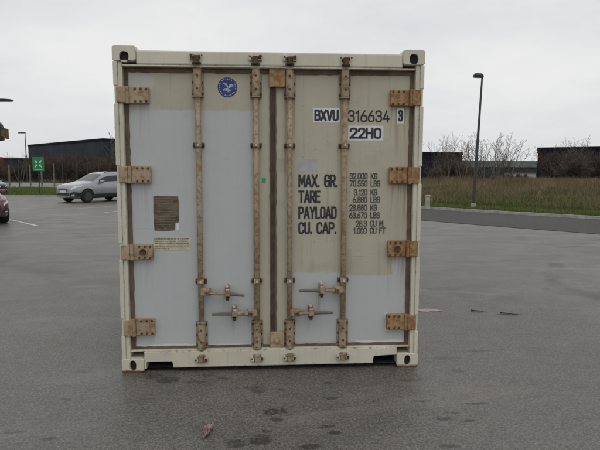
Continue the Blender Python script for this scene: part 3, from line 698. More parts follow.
# --- lettering and decals
GL_ = {'0': (.5, [('c', [(0, 0), (.5, 0), (.5, 1), (0, 1)], .24)]), '1': (.26, [('o', [(0, .80), (.20, 1), (.20, 0)], 0)]),
 '2': (.5, [('o', [(0, .76), (0, 1), (.5, 1), (.5, .62), (.03, 0.02)], [0, .23, .23, .12, 0]), ('o', [(0, 0), (.5, 0)], 0)]),
 '3': (.5, [('o', [(0, .80), (0, 1), (.48, 1), (.48, .54), (.17, .54)], .22), ('o', [(.17, .54), (.5, .54), (.5, 0), (0, 0), (0, .20)], .23)]),
 '4': (.54, [('o', [(.30, 1), (.02, .27)], 0), ('o', [(0, .27), (.54, .27)], 0), ('o', [(.40, .55), (.40, 0)], 0)]),
 '5': (.5, [('o', [(.46, 1), (.05, 1), (.03, .56), (.5, .58), (.5, 0), (0, 0), (0, .18)], [0, 0, 0, .23, .23, .23, 0])]),
 '6': (.5, [('c', [(0, 0), (.5, 0), (.5, .57), (0, .57)], .23), ('o', [(0, .30), (0, .46), (.34, 1)], [0, .1, 0])]),
 '7': (.5, [('o', [(0, 1), (.5, 1), (.14, 0)], 0)]),
 '8': (.5, [('c', [(0, 0), (.5, 0), (.5, .55), (0, .55)], .22), ('c', [(.03, .55), (.47, .55), (.47, 1), (.03, 1)], .2)]),
 'B': (.5, [('c', [(0, 0), (.5, 0), (.5, .53), (0, .53)], [0, .22, .22, 0]), ('c', [(0, .53), (.47, .53), (.47, 1), (0, 1)], [0, .2, .2, 0])]),
 'X': (.54, [('o', [(0, 0), (.54, 1)], 0), ('o', [(0, 1), (.54, 0)], 0)]), 'V': (.54, [('o', [(0, 1), (.25, 0)], 0), ('o', [(.54, 1), (.29, 0)], 0)]),
 'U': (.5, [('o', [(0, 1), (0, 0), (.5, 0), (.5, 1)], .23)]), 'H': (.5, [('o', [(0, 0), (0, 1)], 0), ('o', [(.5, 0), (.5, 1)], 0), ('o', [(0, .52), (.5, .52)], 0)]),
 'M': (.64, [('o', [(0, 0), (0, 1)], 0), ('o', [(.64, 0), (.64, 1)], 0), ('o', [(.05, .97), (.31, .28)], 0), ('o', [(.59, .97), (.33, .28)], 0)]),
 'A': (.56, [('o', [(0, 0), (.26, 1)], 0), ('o', [(.56, 0), (.30, 1)], 0), ('o', [(.09, .29), (.47, .29)], 0)]), '.': (.06, [('o', [(.03, .0), (.03, .03)], 0)]),
 'G': (.5, [('o', [(.5, .78), (.5, 1), (0, 1), (0, 0), (.5, 0), (.5, .48), (.27, .48)], [0, .23, .23, .23, .23, 0, 0])]),
 'R': (.5, [('o', [(0, 0), (0, 1)], 0), ('o', [(.06, 1), (.5, 1), (.5, .48), (.06, .48)], .22), ('o', [(.22, .48), (.52, 0)], 0)]),
 'P': (.5, [('o', [(0, 0), (0, 1)], 0), ('o', [(.06, 1), (.5, 1), (.5, .46), (.06, .46)], .22)]),
 'T': (.54, [('o', [(0, 1), (.54, 1)], 0), ('o', [(.27, 1), (.27, 0)], 0)]), 'E': (.44, [('o', [(.44, 1), (0, 1), (0, 0), (.44, 0)], 0), ('o', [(0, .53), (.38, .53)], 0)]),
 'F': (.44, [('o', [(.44, 1), (0, 1), (0, 0)], 0), ('o', [(0, .53), (.38, .53)], 0)]), 'L': (.42, [('o', [(0, 1), (0, 0), (.42, 0)], 0)]),
 'Y': (.54, [('o', [(0, 1), (.27, .45)], 0), ('o', [(.54, 1), (.27, .45)], 0), ('o', [(.27, .45), (.27, 0)], 0)]), 'O': (.5, [('c', [(0, 0), (.5, 0), (.5, 1), (0, 1)], .24)]),
 'D': (.5, [('c', [(0, 0), (.5, 0), (.5, 1), (0, 1)], [0, .24, .24, 0])]), 'C': (.5, [('o', [(.5, .24), (.5, 0), (0, 0), (0, 1), (.5, 1), (.5, .76)], .24)]),
 'K': (.5, [('o', [(0, 0), (0, 1)], 0), ('o', [(.48, 1), (.02, .38)], 0), ('o', [(.17, .57), (.5, 0)], 0)]),
 'S': (.5, [('o', [(.5, .80), (.5, 1), (0, 1), (0, .53), (.5, .53), (.5, 0), (0, 0), (0, .20)], .22)]), ' ': (.34, [])}
def fillet(pts, rad, closed):
    n = len(pts); rad = rad if isinstance(rad, list) else [rad]*n; out = []
    for i, p in enumerate(pts):
        p = Vector(p)
        if (not closed and i in (0, n-1)) or rad[i] == 0: out.append(p); continue
        a, b = Vector(pts[i-1]), Vector(pts[(i+1) % n]); r = min(rad[i], (a-p).length*.5 if closed or 0 < i-1 else (a-p).length, (b-p).length*.5 if closed or i+1 < n-1 else (b-p).length)
        u, v = p+(a-p).normalized()*r, p+(b-p).normalized()*r
        for k in range(7): t = k/6; out.append(u*(1-t)**2+p*2*t*(1-t)+v*t*t)
    return out
def text(s, x0, x1, z0, z1, y, mat, parent, th=.012, name='lettering', al=None):
    """stencil-like gothic lettering built from strokes of even width"""
    gap = .20; adv = []; X = 0
    for c in s: adv.append(X); X += GL_[c][0]+gap
    wid = X-gap; H = z1-z0-th
    if x1 is None: kx = H*.92; off = x0 if al != 'R' else x0-wid*kx-th
    else: kx = (x1-x0-th)/wid; off = x0
    bm = BM(); lay = 0
    for c, ax in zip(s, adv):
        for kind, pts, rad in GL_[c][1]:
            closed = kind == 'c'; P = fillet(pts, rad, closed); P = [Vector((off+th/2+(ax+p.x)*kx, z0+th/2+p.y*H)) for p in P]
            Q = [P[0]]
            for p in P[1:]:
                if (p-Q[-1]).length > 1e-5: Q.append(p)
            if closed and (Q[0]-Q[-1]).length < 1e-5: Q.pop()
            n = len(Q); Lf, Rt = [], []; lay = (lay+1) % 5; yy = y-.0004*lay
            for i, p in enumerate(Q):
                d0 = (p-Q[i-1]).normalized() if (i or closed) else None; d1 = (Q[(i+1) % n]-p).normalized() if (i < n-1 or closed) else None
                if d0 is None: d0 = d1; p = p-d1*(th/2 if not closed else 0)
                elif d1 is None: d1 = d0; p = p+d0*(th/2)
                t = d0+d1
                t = t.normalized() if t.length > 1e-4 else d0
                nn = Vector((-t.y, t.x)); k = min(1/max(nn.dot(Vector((-d0.y, d0.x))), .3), 1.9)*th/2
                Lf.append(bm.verts.new((p.x+nn.x*k, yy, p.y+nn.y*k))); Rt.append(bm.verts.new((p.x-nn.x*k, yy, p.y-nn.y*k)))
            for i in range(n if closed else n-1): bm.faces.new((Lf[i], Lf[(i+1) % n], Rt[(i+1) % n], Rt[i]))
    r = bmesh.ops.extrude_face_region(bm, geom=bm.faces[:])
    for v in r['geom']:
        if isinstance(v, bmesh.types.BMVert): v.co.y += .0008
    return obj(name, bm, mat, parent)
DR, DL = doors[1], doors[-1]
def card(name, x0, x1, z0, z1, mat, parent, y=YD-.0012):
    bm = BM(); box(bm, x0, x1, y, YD+.001, z0, z1); return obj(name, bm, mat, parent)
YT = YD-.0026
card('decal', .332, .551, 2.022, 2.138, 'decal_white', DR); text('BXVU', .343, .540, 2.036, 2.126, YT, 'ink', DR, .0165)
text('316634', .616, .957, 2.030, 2.124, YT, 'ink', DR, .0115)
card('decal', 1.014, 1.074, 2.020, 2.142, 'decal_white', DR); text('3', 1.024, 1.064, 2.036, 2.128, YT, 'ink', DR, .017)
card('decal', .616, .905, 1.882, 2.000, 'decal_white', DR); text('22H0', .630, .890, 1.897, 1.985, YT, 'ink', DR, .017)
for s, px1, ya, yb in (('MAX. GR.', 337.3, 174.3, 187), ('TARE', 320, 190.2, 202.2), ('PAYLOAD', 336.5, 206, 218), ('CU. CAP.', 336.5, 221.5, 233.3)):
    text(s, .216, .213+(px1-298)*.00825, 1.611-(yb-174)*.00823, 1.611-(ya-174)*.00823, YT, 'ink', DR, .0145)
for i, (a, b) in enumerate((('32.000', 'KG'), ('70.550', 'LBS'), ('3.120', 'KG'), ('6.880', 'LBS'), ('28.880', 'KG'), ('63.670', 'LBS'), ('28.3', 'CU M.'), ('1.000', 'CU FT'))):
    yc = (176, 183.3, 192, 199.3, 207.4, 214.9, 223.3, 230.3)[i]; zc = 1.62-(yc-173)*.00823
    text(a, .782, None, zc-.025, zc+.025, YT, 'ink_worn', DR, .0072, al='R'); text(b, .808, None, zc-.025, zc+.025, YT, 'ink_worn', DR, .0072)
card('faded_sticker', .216, .374, 1.635, 1.732, 'decal_white', DR).data.materials[0] = simple('faded_sticker', (.40, .40, .42, 1), .6, 0, .12, 12)
# round blue emblem with a rim of pale marks and a pale swirling figure
ex, ez, er = -.347, 2.292, .077
bm = BM(); prism_y(bm, [(ex+er*math.cos(2*math.pi*i/48), ez+er*math.sin(2*math.pi*i/48)) for i in range(48)], YD-.0015, YD+.001)
emb = obj('emblem', bm, 'emblem_blue', DL)
bm = BM()
for i in range(26):
    a0 = 2*math.pi*i/26; a1 = a0+2*math.pi/26*.55
    if i % 7 == 3: continue
    bm.faces.new([bm.verts.new((ex+r*math.cos(a), YT, ez+r*math.sin(a))) for r, a in ((.060, a0), (.069, a0+.02), (.069, a1), (.060, a1-.02))])
def blob(pts):
    bm.faces.new([bm.verts.new((ex+x*er, YT, ez+z*er)) for x, z in pts])
blob([(-.52, .42), (-.3, .48), (-.05, .36), (.06, .12), (.08, -.08), (-.02, -.02), (-.12, .12), (-.3, .3)])
blob([(.02, -.02), (.22, .28), (.42, .36), (.62, .22), (.5, .12), (.6, .0), (.38, .02), (.2, -.12)])
blob([(-.12, -.08), (.05, -.12), (.28, -.24), (.46, -.22), (.36, -.34), (.14, -.36), (.2, -.52), (.02, -.46), (-.08, -.36), (-.36, -.3), (-.48, -.42), (-.42, -.2)])
r = bmesh.ops.extrude_face_region(bm, geom=bm.faces[:])
for v in r['geom']:
    if isinstance(v, bmesh.types.BMVert): v.co.y += .0008
obj('emblem_figure', bm, 'emblem_white', DL)
# brown data plate with its torn corner, cream sticker with print lines, green tag
bm = BM(); prism_y(bm, [(-.945, 1.432), (-.948, 1.30), (-.943, 1.155), (-.85, 1.152), (-.782, 1.158), (-.775, 1.218), (-.748, 1.222), (-.744, 1.36), (-.75, 1.43), (-.85, 1.436)], YD-.002, YD+.001)
obj('data_plate', bm, 'plate', DL)
bm = BM()
for k in range(12): z = 1.415-k*.021; box(bm, -.925, -.775+random.uniform(-.04, .005), YD-.0035, YD-.0018, z-.003, z+.002)
obj('plate_lines', bm, 'faint', DL)
card('torn_label', -.768, -.746, 1.156, 1.212, 'decal_white', DL)
st = card('sticker', -.955, -.655, .992, 1.104, 'cream', DL); bm = BM()
for k in range(5):
    z = 1.088-k*.019; x = -.945
    while x < (-.67 if k < 4 else -.83):
        w = random.uniform(.008, .03); box(bm, x, min(x+w, -.665), YD-.0022, YD-.001, z-.004, z+.003); x += w+.006
obj('sticker_print', bm, 'faint', DL)
bm = BM(); prism_y(bm, [(-.078, 1.578), (-.077, 1.55), (-.068, 1.542), (-.05, 1.544), (-.046, 1.572), (-.056, 1.583)], YD-.004, YD+.001); obj('seal_tag', bm, 'green_tag', DL)

# ------------------------------------------------------------------ buildings
def warehouse(name, label, c0, c1, depth, h, mat, trim='trim_dark'):
    """front facade from c0 to c1 (ground points, left to right), body going away from the camera"""
    c0, c1 = Vector(c0), Vector(c1); d = (c1-c0); Ln = d.length; a = math.atan2(d.y, d.x)
    root = thing(name, label, 'warehouse', (c0.x, c0.y, 0), a)
    bm = BM(); box(bm, 0, Ln, 0, depth, -.03, h); obj('wall', bm, mat, root)
    bm = BM()
    for x0, x1, y0, y1 in ((-.15, Ln+.15, -.12, .1), (-.15, Ln+.15, depth-.1, depth+.12), (-.15, .1, .101, depth-.101), (Ln-.1, Ln+.15, .101, depth-.101)): box(bm, x0, x1, y0, y1, h-.25, h+.25)
    obj('parapet', bm, trim, root)
    bm = BM(); box(bm, .1, Ln-.1, .1, depth-.1, h+.002, h+.05); obj('roof', bm, 'roof', root)
    return root, Ln
def gp(px, Y): v = at(px, 172, Y); return (v.x, v.y)
cL = at(103, 139.7, 106); cE = at(28, 144, 134)
w1, ln = warehouse('warehouse', 'dark grey flat-roofed warehouse behind the fence and russet shrubs, left of the container', (cE.x, cE.y), (cL.x, cL.y), 45, (cL.z+cE.z)/2-.2, 'clad_dark')
b0, b1 = gp(380, 96), gp(462, 99); h1 = at(440, 152, 97).z
warehouse('warehouse', 'small navy warehouse beside the container\'s right edge, brown shrubs in front', b0, b1, 26, h1-.2, 'clad_navy')
b0 = gp(537, 92); b1 = (b0[0]+60*.883, b0[1]-60*.469); h2 = at(570, 147.4, 90).z
w3, ln = warehouse('warehouse', 'long navy warehouse at the right edge of the view behind dry grass', b0, b1, 30, h2-.2, 'clad_navy')
# long low building far off, between the two navy warehouses, and a white shed before it
a, b = gp(466, 205), gp(545, 205); d = b[0]-a[0]; hh = at(500, 160.5, 205).z
root = thing('low_building', 'long low grey building with mossy pitched roof, far off between the navy warehouses', 'building', (a[0], a[1], 0))
bm = BM(); box(bm, 0, d, 0, 14, -.03, hh*.6); obj('wall', bm, 'clad_grey', root)
bm = BM(); v = [bm.verts.new(c) for c in ((-.5, -.6, hh*.6), (d+.5, -.6, hh*.6), (d+.5, 14.6, hh*.6), (-.5, 14.6, hh*.6), (-.5, 7, hh), (d+.5, 7, hh))]
for f in ((0, 1, 5, 4), (2, 3, 4, 5), (0, 4, 3), (1, 2, 5), (0, 3, 2, 1)): bm.faces.new([v[i] for i in f])
obj('roof', bm, 'roof_green', root)
a, b = gp(513, 150), gp(536, 150); d = b[0]-a[0]; hh = at(520, 172.3, 150).z
root = thing('shed', 'low white shed far off, left of the long navy warehouse', 'shed', (a[0], a[1], 0))
bm = BM(); box(bm, 0, d, 0, 6, -.03, hh-.25); obj('wall', bm, 'white_wall', root)
bm = BM(); box(bm, -.3, d+.3, -.3, 6.3, hh-.248, hh); obj('roof', bm, 'roof', root)
bm = BM(); box(bm, d*.15, d*.3, -.05, -.002, -.03, hh*.7); obj('doorway', bm, 'trim_dark', root)
bm = BM(); box(bm, d*.5, d*.62, -.05, -.002, hh*.3, hh*.7); obj('window', bm, 'trim_dark', root)
# far-left dark shed and red lorry body
a, b = gp(-12, 96), gp(17, 96); d = b[0]-a[0]; hh = at(5, 157.5, 96).z
root = thing('shed', 'small dark shed behind the fence at the left edge of the view', 'shed', (a[0], a[1], 0))
bm = BM(); box(bm, 0, d, 0, 9, -.03, hh-.2); obj('wall', bm, 'clad_dark', root)
bm = BM(); box(bm, -.2, d+.2, -.2, 9.2, hh-.198, hh); obj('roof', bm, 'roof', root)
p = at(-18, 172, 84); hh = at(2, 156.8, 84).z
root = thing('lorry', 'red lorry box showing above the fence at the left edge', 'lorry', (p.x, p.y, 0))
bm = BM(); box(bm, -3.5, 2.3, 0, 2.4, 1.0, hh, .08); obj('cargo_box', bm, 'red_coat', root)
bm = BM(); box(bm, -3.5, 2.2, .3, 2.1, .55, .998); obj('chassis', bm, 'black_plastic', root)
for x in (-2.6, 1.4):
    bm = BM(); lathe_y(bm, [(.2, 0), (.45, .02), (.48, .1), (.48, .25), (.45, .3)], 20); o = obj('wheel', bm, 'rubber', root, (x, .1, .45))
# wooded ridge along the skyline
rr = random.Random(9); bm = BM(); K = 160; A = []; B = []; C = []
for i in range(K+1):
    a = R(-75+150*i/K); dd = 420
    h = 5.5+1.6*math.sin(i*.21)+1.1*math.sin(i*.57+1)+rr.uniform(-.5, .5)
    A.append(bm.verts.new((dd*math.sin(a), dd*math.cos(a), -1))); B.append(bm.verts.new((dd*1.05*math.sin(a), dd*1.05*math.cos(a), h))); C.append(bm.verts.new((dd*1.4*math.sin(a), dd*1.4*math.cos(a), -1)))
for i in range(K): bm.faces.new((A[i], A[i+1], B[i+1], B[i])); bm.faces.new((B[i], B[i+1], C[i+1], C[i]))
tag(obj('hills', bm, 'hill', smooth=True), kind='structure')

# ------------------------------------------------------------------ bare trees and shrubs
def tubes_mesh(name, segs, mat, parent=None, extra=None):
    """segs: list of (p0, p1, r0, r1, sides)"""
    V = []; F = []
    for p0, p1, r0, r1, n in segs:
        d = p1-p0
        if d.length < 1e-5: continue
        d.normalize(); a = d.orthogonal().normalized(); b = d.cross(a); k = len(V)
        for p, r in ((p0, r0), (p1, r1)):
            for i in range(n):
                c = 2*math.pi*i/n; V.append(p+(a*math.cos(c)+b*math.sin(c))*r)
        for i in range(n): F.append((k+i, k+(i+1) % n, k+n+(i+1) % n, k+n+i))
    me = bpy.data.meshes.new(name); me.from_pydata(V, [], F); me.materials.append(M[mat])
    if extra:
        me2 = bpy.data.meshes.new('x'); me2.from_pydata(*extra[0])
        b = BM(); b.from_mesh(me); n0 = len(b.faces); b.from_mesh(me2); b.faces.ensure_lookup_table()
        for f in b.faces[n0:]: f.material_index = 1
        b.to_mesh(me); b.free(); me.materials.append(M[extra[1]]); bpy.data.meshes.remove(me2)
    o = bpy.data.objects.new(name, me); COL.objects.link(o)
    if parent: o.parent = parent
    return o
def bend(d, amt, r):
    return (d+Vector((r.gauss(0, amt), r.gauss(0, amt), r.gauss(0, amt)))).normalized()
def grow(seg, p, d, ln, rad, lvl, maxl, r, upw=.25, kids=(3, 5), fine=.009):
    n = 4 if lvl < 2 else 3; st = ln/n
    for k in range(n):
        q = p+d*st; r1 = max(fine, rad*(1-.55*(k+1)/n)); seg.append((lvl, p.copy(), q.copy(), max(fine, rad*(1-.55*k/n)), r1)); p = q
        d = bend(d, .12, r); d = (d+Vector((0, 0, upw*.12))).normalized()
        if lvl < maxl and (k > 0 or lvl > 0):
            for _ in range(r.randint(*kids) if k == n-1 else r.randint(1, kids[0])):
                s = bend(d, .55, r); s = (s+Vector((0, 0, upw))).normalized()
                grow(seg, p, s, ln*r.uniform(.5, .78), r1*.62, lvl+1, maxl, r, upw, kids, fine)
def bare_tree(h, label, loc, seed, stems=1, spread=.3, maxl=3, tint='twig', fine=.009):
    """slim stems fanning up from one stool, each with sparse side twigs"""
    r = random.Random(seed); root = thing('bare_tree', label, 'tree', loc, 0, 'leafless trees'); seg = []
    def shoot(p, d, ln, rad, lvl):
        n = max(4, int(ln/.28)); st = ln/n; side = r.random()
        for k in range(n):
            f = k/n; r0 = max(fine, rad*(1-.85*f)); r1 = max(fine, rad*(1-.85*(k+1)/n)); q = p+d*st
            seg.append((lvl, p.copy(), q.copy(), r0, r1)); p = q
            d = (bend(d, .06+.012*lvl, r)+Vector((0, 0, .035))).normalized()
            if lvl < maxl and f > (.28 if lvl == 0 else .15) and r.random() < (.96, .86, .75)[min(lvl, 2)]:
                a = r.uniform(0, 6.283); o = d.orthogonal().normalized(); b = d.cross(o)
                s_ = (d*r.uniform(.75, 1.25)+(o*math.cos(a)+b*math.sin(a))*r.uniform(.55, .95)).normalized()
                shoot(p, s_, ln*(1-f*.75)*r.uniform(.28, .55), r1*.62, lvl+1)
    for s in range(stems):
        a = 6.283*s/stems+r.uniform(-.4, .4); q = spread*r.uniform(.35, 1.0)
        d = Vector((math.cos(a)*q, math.sin(a)*q, 1)).normalized()
        shoot(Vector((math.cos(a)*.1, math.sin(a)*.1, -.05)), d, h*r.uniform(.8, 1.05), h*.007+.018, 0)
    zm = max(q.z for _, _, q, _, _ in seg); k = h/zm
    S = [(l, a*k, b*k, r0, r1) for l, a, b, r0, r1 in seg]
    tubes_mesh('trunk', [(a, b, r0, r1, 5) for l, a, b, r0, r1 in S if l < 1], 'bark', root)
    tubes_mesh('crown', [(a, b, r0, r1, 3) for l, a, b, r0, r1 in S if l >= 1], tint, root)
    return root
def put_tree(px, ytop, Y, label, seed, **k):
    b = at(px, 172, Y); t = at(px, ytop, Y); return bare_tree(t.z, label, (b.x, b.y, 0.0), seed, **k)
put_tree(487, 131, 46, 'wide fan-shaped bare tree with thin grey twigs right behind the lamp post', 11, stems=9, spread=.75)
put_tree(504, 133, 49, 'spreading bare tree between the lamp post and the long navy warehouse', 23, stems=8, spread=.8)
put_tree(462, 132, 54, 'upright bare tree left of the lamp post rising over the small navy warehouse', 35, stems=6, spread=.45)
put_tree(446, 133, 58, 'thin bare tree close to the container\'s right edge above the small navy warehouse', 47, stems=6, spread=.5)
put_tree(471, 139, 62, 'slight bare tree in the gap just left of the lamp post', 41, stems=5, spread=.5)
put_tree(588, 134, 66, 'bare tree whose top shows above the long navy warehouse at the right', 59, stems=7, spread=.6)
put_tree(569, 140, 70, 'low bare tree peeping over the left half of the long navy warehouse', 61, stems=6, spread=.6)
for i, px in enumerate((432, 439, 452, 459, 552, 563, 575, 583, 594, 605)):
    t_ = put_tree(px, (159, 156, 155, 158, 156, 153, 152, 155, 151, 152)[i], 63+3*(i % 4), 'thin brown sapling in front of the small navy warehouse by the container' if px < 500 else 'thin brown sapling in front of the long navy warehouse at the right', 101+i, stems=9, spread=.42, tint='twig_red', fine=.009)
    t_['group'] = 'saplings before the navy warehouses'
put_tree(107, 127, 88, 'slender bare tree before the corner of the dark grey warehouse', 71, stems=1, spread=.03, maxl=1, fine=.035)
put_tree(113, 132, 92, 'thin bare sapling close to the container\'s left edge by the dark grey warehouse', 73, stems=1, spread=.03, maxl=1, fine=.03)
put_tree(20, 152, 66, 'small bare tree behind the fence beside the left lamp post', 77, stems=3, spread=.5, maxl=2)
# dense twiggy shrubs: three moulds, copied
def shrub_mould(seed, h, wid, mat, leafm, nleaf):
    r = random.Random(seed); seg = []; tips = []
    for s in range(13):
        a = r.uniform(0, 6.28); d = Vector((math.cos(a)*r.uniform(.05, .6)*wid/h*1.5, math.sin(a)*r.uniform(.05, .6)*wid/h*1.5, 1)).normalized()
        grow(seg, Vector((math.cos(a)*.25*wid*r.random(), math.sin(a)*.25*wid*r.random(), -.05)), d, h*r.uniform(.33, .46), .03, 0, 3, r, .25, (2, 3), .009)
    zm = sorted(q.z for _, _, q, _, _ in seg)[int(len(seg)*.985)]; k = h/zm
    S = [(a*k, b*k, r0, r1, 3) for l, a, b, r0, r1 in seg]
    V = []; F = []
    for _ in range(nleaf):
        a, b, *_r = S[r.randrange(len(S))]; p = a.lerp(b, r.random())+Vector((r.gauss(0, .08),)*1+(r.gauss(0, .08), r.gauss(0, .08)))
        u = Vector((r.gauss(0, 1), r.gauss(0, 1), r.gauss(0, 1))).normalized()*.05; w = u.orthogonal().normalized()*.035; n = len(V)
        V += [p-u, p+w, p+u, p-w]; F.append((n, n+1, n+2, n+3))
    o = tubes_mesh('bare_shrub', S, mat, None, ((V, [], F), leafm)); return o
MOULD = [shrub_mould(5, 3.6, 2.0, 'twig_red', 'leaf_red', 2600), shrub_mould(8, 3.3, 2.4, 'twig_red', 'leaf_brown', 1800), shrub_mould(13, 2.8, 1.8, 'twig', 'leaf_brown', 1200)]
used = [False]*3
def put_shrub(px, ytop, Y, k, label, group, r=random.Random(77)):
    b = at(px, 172, Y); t = at(px, ytop, Y); h0 = (3.6, 3.3, 2.8)[k]; s = t.z/h0
    o = MOULD[k] if not used[k] else dup(MOULD[k]); used[k] = True
    o.location = (b.x, b.y, 0); o.rotation_euler = (0, 0, r.uniform(0, 6.28)); o.scale = (max(s, .8)*r.uniform(.9, 1.15),)*2+(s,)
    tag(o, label, 'shrub', group)
Lh = 'russet leafless shrub in the dense row behind the fence, before the dark grey warehouse'
rr = random.Random(12)
for i in range(14):
    px = 34+i*7+rr.uniform(-2, 2); put_shrub(px, rr.choice((157, 159, 163, 166, 161)), 77+rr.uniform(0, 9), i % 2, Lh, 'shrubs behind the fence')
for i in range(4): put_shrub(2+i*8, 166+rr.uniform(-2, 3), 78+rr.uniform(0, 8), 1, 'low brown shrub behind the fence near the left edge of the view', 'low shrubs at the far left')
Lr = 'tall brown leafless shrub before the small navy warehouse, right beside the container'
for px, yt in ((437, 169), (444, 166), (451, 163), (457, 162), (463, 165), (469, 170)): put_shrub(px, yt+rr.uniform(-1, 2), 58+rr.uniform(0, 10), (0, 1, 2)[rr.randrange(3)], Lr, 'shrubs before the small navy warehouse')
Lq = 'brown leafless shrub covering the front of the long navy warehouse at the right'
for i in range(11): put_shrub(559+i*8+rr.uniform(-2, 2), 156+rr.uniform(-4, 9), 58+rr.uniform(0, 12), i % 3, Lq, 'shrubs before the long navy warehouse')
Ls = 'low brown shrub among the dry grass between the two navy warehouses'
for i in range(6): put_shrub(480+i*9+rr.uniform(-2, 2), 177+rr.uniform(-3, 1), 50+rr.uniform(0, 18), (1, 2)[i % 2], Ls, 'low shrubs in the meadow')
Lb = 'brown leafless shrub behind the container, hidden from the front'

# ------------------------------------------------------------------ fence with posts and wire panels
p0, p1 = at(-30, 172, 50.5), at(150, 172, 46.5); root = thing('fence', 'tall wire mesh fence on pale posts along the far edge of the left grass strip', 'fence', (p0.x, p0.y, .06))
rel = Vector((p1.x-p0.x, p1.y-p0.y, 0)); dirv = rel.normalized(); pxs = [-22, -7, 9, 30, 41.5, 54]
def fx(px):
    d = ray(px, 172); a, b, c, e = d.x, d.y, -dirv.x, -dirv.y; q = Vector((p0.x-CAM.x, p0.y-CAM.y)); det = a*e-b*c
    t = (q.x*e-q.y*c)/det; s = (a*q.y-b*q.x)/det; return s
for px in pxs:
    s = fx(px); bm = BM(); q = dirv*s; box(bm, q.x-.06, q.x+.06, q.y-.06, q.y+.06, -.1, 2.35+rr.uniform(-.15, .1), .01); obj('post', bm, 'fence_post', root)
for px in (19, 63, 77, 88, 99, 110, 121, 132, 143):
    s = fx(px); bm = BM(); q = dirv*s; box(bm, q.x-.04, q.x+.04, q.y-.1, q.y-.06+.04, -.1, 2.45, .01); obj('post', bm, 'fence_dark', root)
segs = []; Lf = rel.length
for k in range(int(Lf/.1)):
    q = dirv*(k*.1); segs.append((q+Vector((0, .08, .2)), q+Vector((0, .08, 2.35)), .0028, .0028, 3))
for k in range(12): segs.append((Vector((0, .08, .2+k*.195)), rel+Vector((0, .08, .2+k*.195)), .004, .004, 3))
tubes_mesh('wire_mesh', segs, 'fence_dark', root)
bm = BM(); nrm = Vector((-dirv.y, dirv.x, 0))*.05
a, b = Vector((0, 0, 0)), rel
v = [bm.verts.new(p+z) for z in (Vector((0, 0, -.1)), Vector((0, 0, .25))) for p in (a-nrm, b-nrm, b+nrm, a+nrm)]
for f in ((0, 1, 5, 4), (1, 2, 6, 5), (2, 3, 7, 6), (3, 0, 4, 7), (4, 5, 6, 7)): bm.faces.new([v[i] for i in f])
obj('plinth', bm, 'concrete', root)

# ------------------------------------------------------------------ lamp posts
def lamp_post(label, base, h, side, r0=.08, arm=.55, footh=.2, foot='concrete', head=(.55, .11)):
    root = thing('street_lamp', label, 'street lamp', base, 0, 'street lamps')
    bm = BM(); tube(bm, (0, 0, .0), (0, 0, h*.35), r0, r0*.85, 14); tube(bm, (0, 0, h*.35), (0, 0, h), r0*.85, r0*.5, 14); obj('pole', bm, 'pole', root)
    bm = BM(); box(bm, -r0*1.25, r0*1.25, -r0*1.25, r0*1.25, -.02, footh, .015); obj('base_sleeve', bm, foot, root)
    bm = BM(); L_, T_ = head; K = 20; pts = []
    for i in range(K):
        a = 2*math.pi*i/K; pts.append((side*(L_*.42+math.copysign(abs(math.cos(a))**.7, math.cos(a))*L_*.55), math.copysign(abs(math.sin(a))**.8, math.sin(a))*.15))
    lo = [bm.verts.new((x, y, h-.03)) for x, y in pts]; md = [bm.verts.new((x*1.02, y*1.05, h+T_*.35)) for x, y in pts]; hi = [bm.verts.new((side*L_*.42+(x-side*L_*.42)*.72, y*.6, h+T_)) for x, y in pts]
    for A, B in ((lo, md), (md, hi)):
        for i in range(K): bm.faces.new((A[i], A[(i+1) % K], B[(i+1) % K], B[i]))
    bm.faces.new(lo[::-1]); bm.faces.new(hi)
    hd = obj('lamp_head', bm, 'pole_black', root)
    bm = BM(); prism_z(bm, [(side*L_*.45+(x-side*L_*.42)*.6, y*.7) for x, y in pts], h-.036, h-.0302); obj('lens', bm, 'lamp_lens', hd)
    return root
b = on_ground(473, 208.3, .09); ht = at(482.5, 77.5, b.y).z
tall_lamp = lamp_post('tall dark lamp post standing on the green verge across the road at the right', (b.x, b.y, .09), ht-.06, -1, .075, head=(.40, .13), footh=.22)
tall_lamp.rotation_euler = (0, R(2.1), 0)     # the post leans a little
t = at(25, 132.5, 80)
lamp_post('thin lamp post far off at the left beside the dark grey warehouse', (t.x, t.y, 0), t.z-.1, -1, .1, head=(1.1, .14), foot='pole')
# small concrete marker on the verge
b = on_ground(427.5, 208, .09)
root = thing('marker_post', 'squat pale concrete marker post on the verge beside the container\'s right edge', 'marker post', (b.x, b.y, .09))
bm = BM(); tube(bm, (0, 0, -.03), (0, 0, .50), .105, .10, 16); obj('shaft', bm, 'concrete', root, smooth=False)
bm = BM(); lathe_y(bm, [(.10, 0), (.118, .01), (.118, .05), (.09, .085)], 18)
for v in bm.verts: v.co = Vector((v.co.x, v.co.z, v.co.y+.501))
obj('cap', bm, 'concrete', root)
